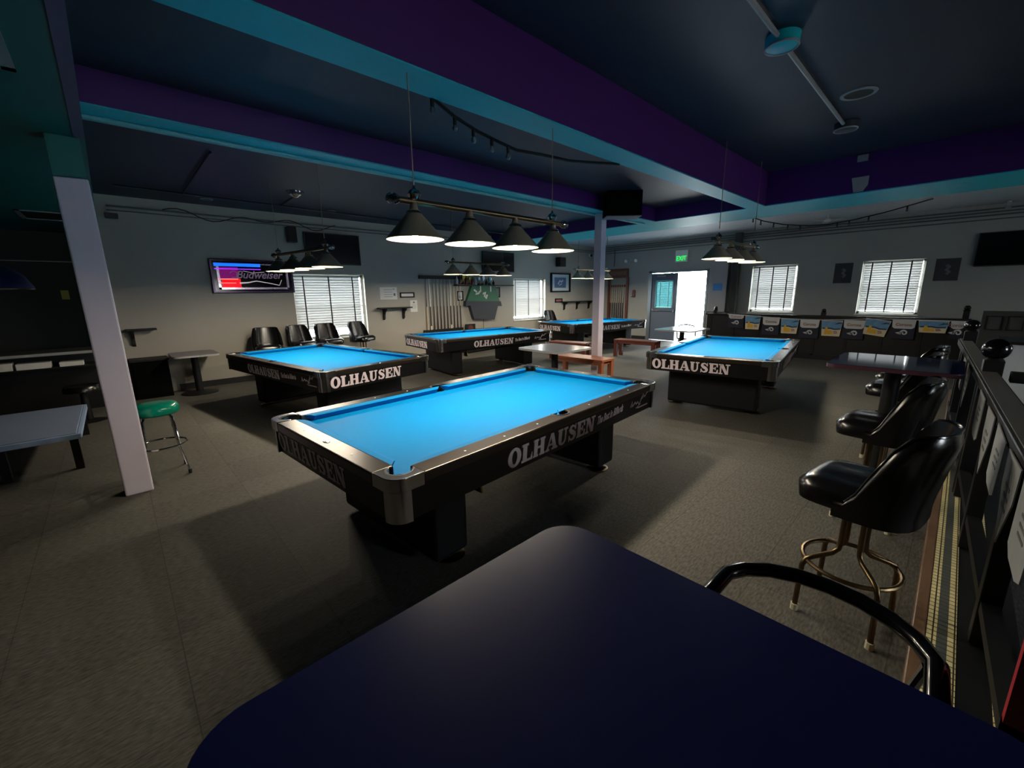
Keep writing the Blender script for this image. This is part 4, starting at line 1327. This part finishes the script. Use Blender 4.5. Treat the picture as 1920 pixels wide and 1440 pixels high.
# ------------------------------------------------------------------ dark counter rail with flags
pt = thing('dark_counter', 'long black panelled counter below the right windows', 'counter', (12.0, 2.3, 0))
MB().box(-.04, .06, -2.45, 2.50, 0, .98).build('panel', 'black_lam', pt)
MB().box(-.10, .22, -2.47, 2.52, .98, 1.02, bev=.006).build('counter_top', 'black', pt)
MB().box(.06, 1.28, 2.42, 2.50, 0, .98).build('return_panel', 'black_lam', pt)
bt = MB()
for i in range(9):
    y = -2.4+i*.6
    bt.box(-.052, -.04, y-.03, y+.03, .1, .95)
bt.box(-.052, -.04, -2.45, 2.5, .0, .12)
bt.build('panel_battens', 'black', pt)
def post(label, x, y, z0, z1, r):
    t = thing('finial_post', label, 'post', (x, y, z0), 0, 'black posts with ball finials')
    MB().box(-.045, .045, -.045, .045, 0, z1-z0-r*1.9, bev=.004).build('post', 'black', t)
    MB().lathe([(0, 0), (.05, 0), (.055, .01), (.025, .03), (.025, .04)], 16, Matrix.Translation((0, 0, z1-z0-r*1.9))).build('collar', 'black', t, smooth=True)
    MB().sphere((0, 0, z1-z0-r+.01), r, 20).build('ball_finial', 'black_gloss', t, smooth=True)
    return t
post('black ball finial on the counter between the right windows', 12.06, 2.19, 1.02, 1.17, .045)
post('black ball finial at the counter end near the open door', 12.06, 4.62, 1.02, 1.19, .045)
post('black ball finial on the counter end beyond the hand rail', 12.06, -.08, 1.02, 1.27, .05)
MT_FLAG = Matrix.Rotation(-PI/2, 4, 'Z') @ FX
ords2 = ['first', 'second', 'third', 'fourth', 'fifth', 'sixth', 'seventh', 'eighth', 'ninth', 'tenth', 'eleventh']
FL = [('A', 4.213, 3.836, 1.00, .895, .79), ('B', 3.806, 3.446, .985, .64, 0), ('A', 3.394, 3.02, .96, .765, .655), ('B', 2.993, 2.618, .935, .58, 0), ('A', 2.592, 2.211, .923, .735, .625),
      ('B', 2.173, 1.783, .926, .57, 0), ('A', 1.763, 1.394, .945, .757, .655), ('B', 1.39, .97, .975, .63, 3), ('A', .955, .591, .985, .80, .715), ('B', .56, .12, .98, .74, 0), ('A', .10, -.09, .978, .83, .76)]
sag = [(4.25, 1.01), (3.8, .99), (3.39, .965), (3.0, .94), (2.6, .928), (2.17, .93), (1.76, .95), (1.39, .978), (.95, .99), (.55, .985), (.1, .985), (-.1, .98)]
sg_ = MB()
sg_.tube([(11.885, y, z) for y, z in sag], .008, 6)
tag(sg_.build('flag_string', 'flag_white', smooth=True), 'sagging white string carrying the flags along the dark counter', 'string')
def horn(mb, T):
    pts = []
    for i in range(19):
        a = R(200-i*24)
        r = .052-.0022*i
        pts.append((.02+r*math.cos(a), r*math.sin(a)))
    mb.ribbon(pts, [.030-.001*i for i in range(19)], .006, .009, T)
    mb.prism([(-.10, .0), (-.02, .022), (-.02, -.03), (-.06, -.022)], .006, .009, T)
for i, (k, ya, yb, zt, zb, zh) in enumerate(FL):
    wd = ya-yb
    if k == 'A':
        t = thing('logo_flag', 'white flag over navy horn logo flag, %s from the left on the counter string' % ords2[i], 'flag', (11.885, (ya+yb)/2, zt), 0, 'flags along the dark counter')
        h1, h2 = zt-zb, zt-zh+.13
        MB().prism([(-wd/2, 0), (-wd/2, -h2), (wd/2, -h2), (wd/2, 0)], -.006, -.001, MT_FLAG).build('navy_flag', 'flag_navy', t)
        MB().prism([(-wd/2+.0, 0), (-wd/2+.01, -h1+.03), (-wd/2+.05, -h1), (wd/2-.05, -h1), (wd/2-.01, -h1+.03), (wd/2, 0)], .0, .004, MT_FLAG).build('white_flag', 'flag_white', t)
        mb = MB()
        add_text(mb, 'Corona', .085, MT_FLAG @ Matrix.Translation((0, -h1*.70, .004)), off=.002, thick=.002, sx=.95)
        mb.build('lettering', 'flag_red', t)
        mb = MB()
        horn(mb, MT_FLAG @ Matrix.Translation((-.0, -(zt-zh), -.006)) @ Matrix.Diagonal((1.15, 1.15, 1, 1)))
        mb.build('horn_logo', 'flag_white', t)
    else:
        t = thing('picture_flag', 'beach picture flag with yellow drink, %s from the left on the counter string' % ords2[i], 'flag', (11.885, (ya+yb)/2, zt), 0, 'flags along the dark counter')
        h = zt-zb
        tl_ = Matrix.Rotation(R(-8 if i == 7 else 0), 4, 'Z')
        T = MT_FLAG @ tl_
        b_ = wd/2*.86
        MB().prism([(-wd/2, 0), (-b_, -h), (b_, -h), (wd/2, 0)], -.004, 0, T).build('cloth', 'flag_sand', t)
        MB().prism([(-wd/2+.01, -.012), (-wd/2*.92, -h*.56), (wd/2*.92, -h*.54), (wd/2-.01, -.012)], 0, .0015, T).build('sky_print', 'flag_sky', t)
        mb = MB()
        mb.ribbon([(-wd*.42, -h*.52), (-.02, -h*.50), (.06, -h*.56), (wd*.42, -h*.53)], .03, .0015, .003, T)
        mb.build('sea_print', 'flag_sea', t)
        mb = MB()
        for a in (20, 60, 110, 160, 200):
            mb.ribbon([(wd*.36, -.06), (wd*.36+.09*math.cos(R(a)), -.06+.07*math.sin(R(a))*.6-.02)], [.018, .006], .0015, .003, T)
        mb.build('palm_print', 'flag_sea', t)
        mb = MB()
        mb.prism([(-wd*.30, -h*.90), (-wd*.30, -h*.55), (-wd*.26, -h*.42), (-wd*.20, -h*.42), (-wd*.16, -h*.55), (-wd*.16, -h*.62), (.02, -h*.64), (.03, -h*.88)], .0015, .0035, T)
        mb.build('yellow_drink', 'flag_yellow', t)
        mb = MB()
        mb.ribbon([(.04, -h*.72), (.10, -h*.70), (.12, -h*.78), (.05, -h*.82)], .022, .0015, .003, T)
        mb.build('red_mark', 'flag_red', t)

# ------------------------------------------------------------------ near hand rail, kerb and pennants
kb = thing('tiled_kerb', 'low wood edged kerb with cream and grey tile strips beside the stools', 'kerb', (1.2, -.055, 0))
MB().box(0, 8.0, -.048, 0, 0, .095, bev=.006).build('wood_edge', 'wood_trim', kb)
MB().box(0, 8.0, -.34, -.048, 0, .088).build('kerb_body', 'black', kb)
MB().box(0, 8.0, -.083, -.050, .086, .0915).build('cream_tiles', 'tile_cream', kb)
MB().box(0, 8.0, -.117, -.084, .086, .0915).build('grey_tiles', 'tile_grey', kb)
MB().box(0, 8.0, -.146, -.118, .086, .0915).build('cream_tiles', 'tile_cream', kb)
MB().box(0, 8.0, -.262, -.244, .086, .0915).build('cream_tiles', 'tile_cream', kb)
RA = R(2.4)
def rail_pt(x, off=0):
    return (x, -.19-math.tan(RA)*(4.5-x)+off)
hr = thing('hand_rail', 'long black hand rail with worn grey top and large ball posts at right edge', 'railing', (4.5, -.19, 0), 2.4)
MB().box(-3.1, 2.6, -.055, .055, .985, 1.05, bev=.008).build('rail', 'black', hr)
MB().box(-3.1, 2.6, -.042, .042, 1.049, 1.056).build('worn_cap', 'worn_rail', hr)
MB().box(-3.1, 2.6, -.03, .03, .26, .31).build('lower_rail', 'black', hr)
for i in range(6):
    x = -2.9+i*.98
    MB().box(x-.035, x+.035, -.035, .035, .092, .99, bev=.004).build('baluster', 'black', hr)
for x, r in ((-.03, .075), (2.36, .065)):
    np_ = MB().box(x-.05, x+.05, -.07, .03, .092, 1.285-2*r, bev=.004).build('newel_post', 'black', hr)
    MB().lathe([(0, 1.285-2*r), (.05, 1.285-2*r), (.03, 1.31-2*r), (.03, 1.32-2*r)], 16, Matrix.Translation((x, -.02, 0))).build('collar', 'black', np_, smooth=True)
    MB().sphere((x, -.02, 1.285-r), r, 20).build('ball_finial', 'black_gloss', np_, smooth=True)
br = thing('branch_rail', 'black hand rail branching off to the right from the ball post', 'railing', (4.47, -.30, 0))
MB().box(-.05, .05, -2.2, 0, .99, 1.06, bev=.006).build('rail', 'black', br)
for i in range(4):
    MB().box(-.03, .03, -.5-i*.5-.03, -.5-i*.5+.03, 0, .99).build('baluster', 'black', br)
def pennant(i, x, wd, ht, pointed, word):
    t = thing('grey_pennant', 'grey pennant hanging from the hand rail, ' + word, 'pennant', (x, rail_pt(x, .062)[1], 1.02), 0, 'grey pennants along the hand rail')
    if pointed:
        p = [(-wd/2, 0), (-wd/2*.9, -ht*.4), (0, -ht), (wd/2*.9, -ht*.4), (wd/2, 0)]
    else:
        p = [(-wd/2, 0), (-wd/2*.92, -ht*.9), (-wd*.25, -ht), (wd*.25, -ht), (wd/2*.92, -ht*.9), (wd/2, 0)]
    T = Matrix.Rotation(R(182.4), 4, 'Z') @ FX
    MB().prism(p, -.002, .002, T @ Matrix.Rotation(R(random.uniform(-4, 4)), 4, 'Z')).build('cloth', 'pennant', t)
    mb = MB()
    for k in range(3):
        mb.box(-wd*.18, wd*.16, .002, .0035, -ht*(.35+.12*k), -ht*(.31+.12*k), mt=Matrix.Rotation(RA, 4, 'Z'))
    mb.build('faded_print', 'poster_mark', t)
pw = ['nearest, pointed', 'second nearest, square ended', 'third, pointed, left of the square one', 'fourth, square ended', 'fifth, pointed, beside the near ball post', 'sixth, square ended, just past the ball post', 'seventh, pointed', 'farthest, square ended']
for i, x in enumerate((1.62, 1.97, 2.34, 2.74, 3.18, 3.68, 4.9, 5.4)):
    pennant(i, x, .30, .34 if i % 2 == 0 else .27, i % 2 == 0, pw[i])
rs = thing('red_framed_sign', 'grey board in red frame hanging at the lower right corner', 'sign', (1.30, -.56, .99), D)
MB().box(-.36, .36, -.012, .0, -.32, .32).build('board', 'grey_board', rs)
mb = MB()
for x0, x1, z0, z1 in ((-.365, .365, -.325, -.285), (-.365, .365, .285, .325), (.325, .365, -.325, .325), (-.365, -.325, -.325, .325)):
    mb.box(x0, x1, -.015, .012, z0, z1)
mb.build('frame', 'red', rs)
# things beyond the hand rail
bk_ = thing('service_counter', 'pale fronted service counter beyond the hand rail at right', 'counter', (7.6, -1.6, 0))
MB().box(-.3, .3, -1.4, 1.2, 0, 1.0).build('body', 'mount', bk_)
MB().box(-.36, .36, -1.46, 1.24, 1.0, 1.03, bev=.006).build('counter_top', 'black', bk_)
for i, y in enumerate((-.33, -.53)):
    sheet('framed_print', 'dark framed print beyond the hand rail, %s one' % ('left' if i == 0 else 'right'), 'picture', (8.9, y, 1.14), D, .13, .17, m='poster', frame=(.012, .02, 'black'))
pf = MB().box(8.9, 9.0, -2.6, -.22, 0, 1.30)
tag(pf.build('low_partition', 'wall_dark'), 'low dark partition carrying two framed prints beyond the hand rail', 'partition')

# ------------------------------------------------------------------ dark left side
cn = thing('side_counter', 'dark counter with pale edge in the dark recess at far left', 'counter', (-1.3, 8.75, 0))
MB().box(-3.0, 1.15, -.25, .35, .88, .93, bev=.004).build('counter_top', 'wall_dark', cn)
MB().box(-3.0, 1.15, -.262, -.248, .89, .925).build('pale_edge', 'grey_board', cn)
MB().box(-3.0, 1.15, .20, .30, 0, .88).build('back_panel', 'black', cn)
MB().box(-3.0, 1.15, -.2, .2, .70, .72).build('shelf', 'black', cn)
for i, (x, wd) in enumerate(((-1.32, .30), (-.98, .32), (-.62, .24))):
    t = thing('paper_stack', 'pale paper stack on the shelf under the dark counter, %s one' % ('left', 'middle', 'right')[i], 'papers', (x+.1, 8.62, .72))
    MB().box(-wd/2, wd/2, -.08, .12, 0, .10-.02*i, bev=.004).build('stack', 'paper', t)
bc = thing('black_cabinet', 'low black cabinet against the wall behind the green stool', 'cabinet', (.30, 9.30, 0))
MB().box(-.20, .27, -.20, .23, 0, .62, bev=.004).build('body', 'black_felt', bc)
MB().box(-.22, .285, -.22, .24, .62, .65, bev=.004).build('top', 'black', bc)
MB().box(-.18, .25, -.208, -.198, .05, .58).build('door', 'black_felt', bc)
bl = thing('blue_lamp', 'unlit dark blue dome lamp hanging at far left', 'lamp', (-.86, 7.0, 1.76))
MB().lathe([(.30, 0), (.295, .02), (.24, .14), (.14, .23), (.03, .28), (.0, .285), (0, .27), (.13, .215), (.225, .13), (.28, .02), (.285, 0)], 36).build('shade', 'blue_shade', bl, smooth=True)
MB().torus((0, 0, 0), .297, .008, 40, 6).build('rim', 'chrome', bl, smooth=True)
MB().cyl((0, 0, .28), (0, 0, 1.04), .006, 6).build('suspension_rod', 'black', bl)
MB().sphere((0, 0, .08), .03, 10).build('bulb', 'unlit', bl)
ln = thing('picture_rail', 'thin pale horizontal rail on the dark recess wall', 'rail', (-.74, 11.2, 2.30))
MB().box(-.9, .72, -.02, 0, -.008, .008).build('rail', 'grey_plastic', ln)
sheet('yellow_note', 'small yellow note pinned on the dark recess wall', 'note', (-.555, 11.2, 1.72), 0, .10, .16, m='note')
rs2 = thing('round_side_stool', 'round dark stool under the counter in the dark recess', 'stool', (-.45, 8.05, 0))
MB().lathe([(0, .50), (.17, .50), (.19, .47), (.19, .42), (0, .42)], 24).build('seat', 'vinyl', rs2, smooth=True)
MB().lathe([(.19, 0), (.05, .03), (.035, .42), (0, .42)], 20).build('pedestal', 'black', rs2, smooth=True)

# chair at the pale table by the door
pc2 = thing('bent_back_chair', 'dark chair with curved tube back at the pale table by the open door', 'chair', (10.62, 4.70, 0), -80)
MB().box(-.21, .21, -.20, .22, .42, .46, bev=.012).build('seat', 'vinyl', pc2)
MB().tube([(-.21, -.20, .44), (-.225, -.22, .68), (-.17, -.235, .78), (0, -.24, .81), (.17, -.235, .78), (.225, -.22, .68), (.21, -.20, .44)], .016, 8).build('back', 'black_gloss', pc2, smooth=True)
for sx in (-1, 1):
    for sy in (-1, 1):
        MB().cyl((sx*.20, sy*.19, 0), (sx*.18, sy*.18, .43), .012, 8).build('leg', 'black', pc2)
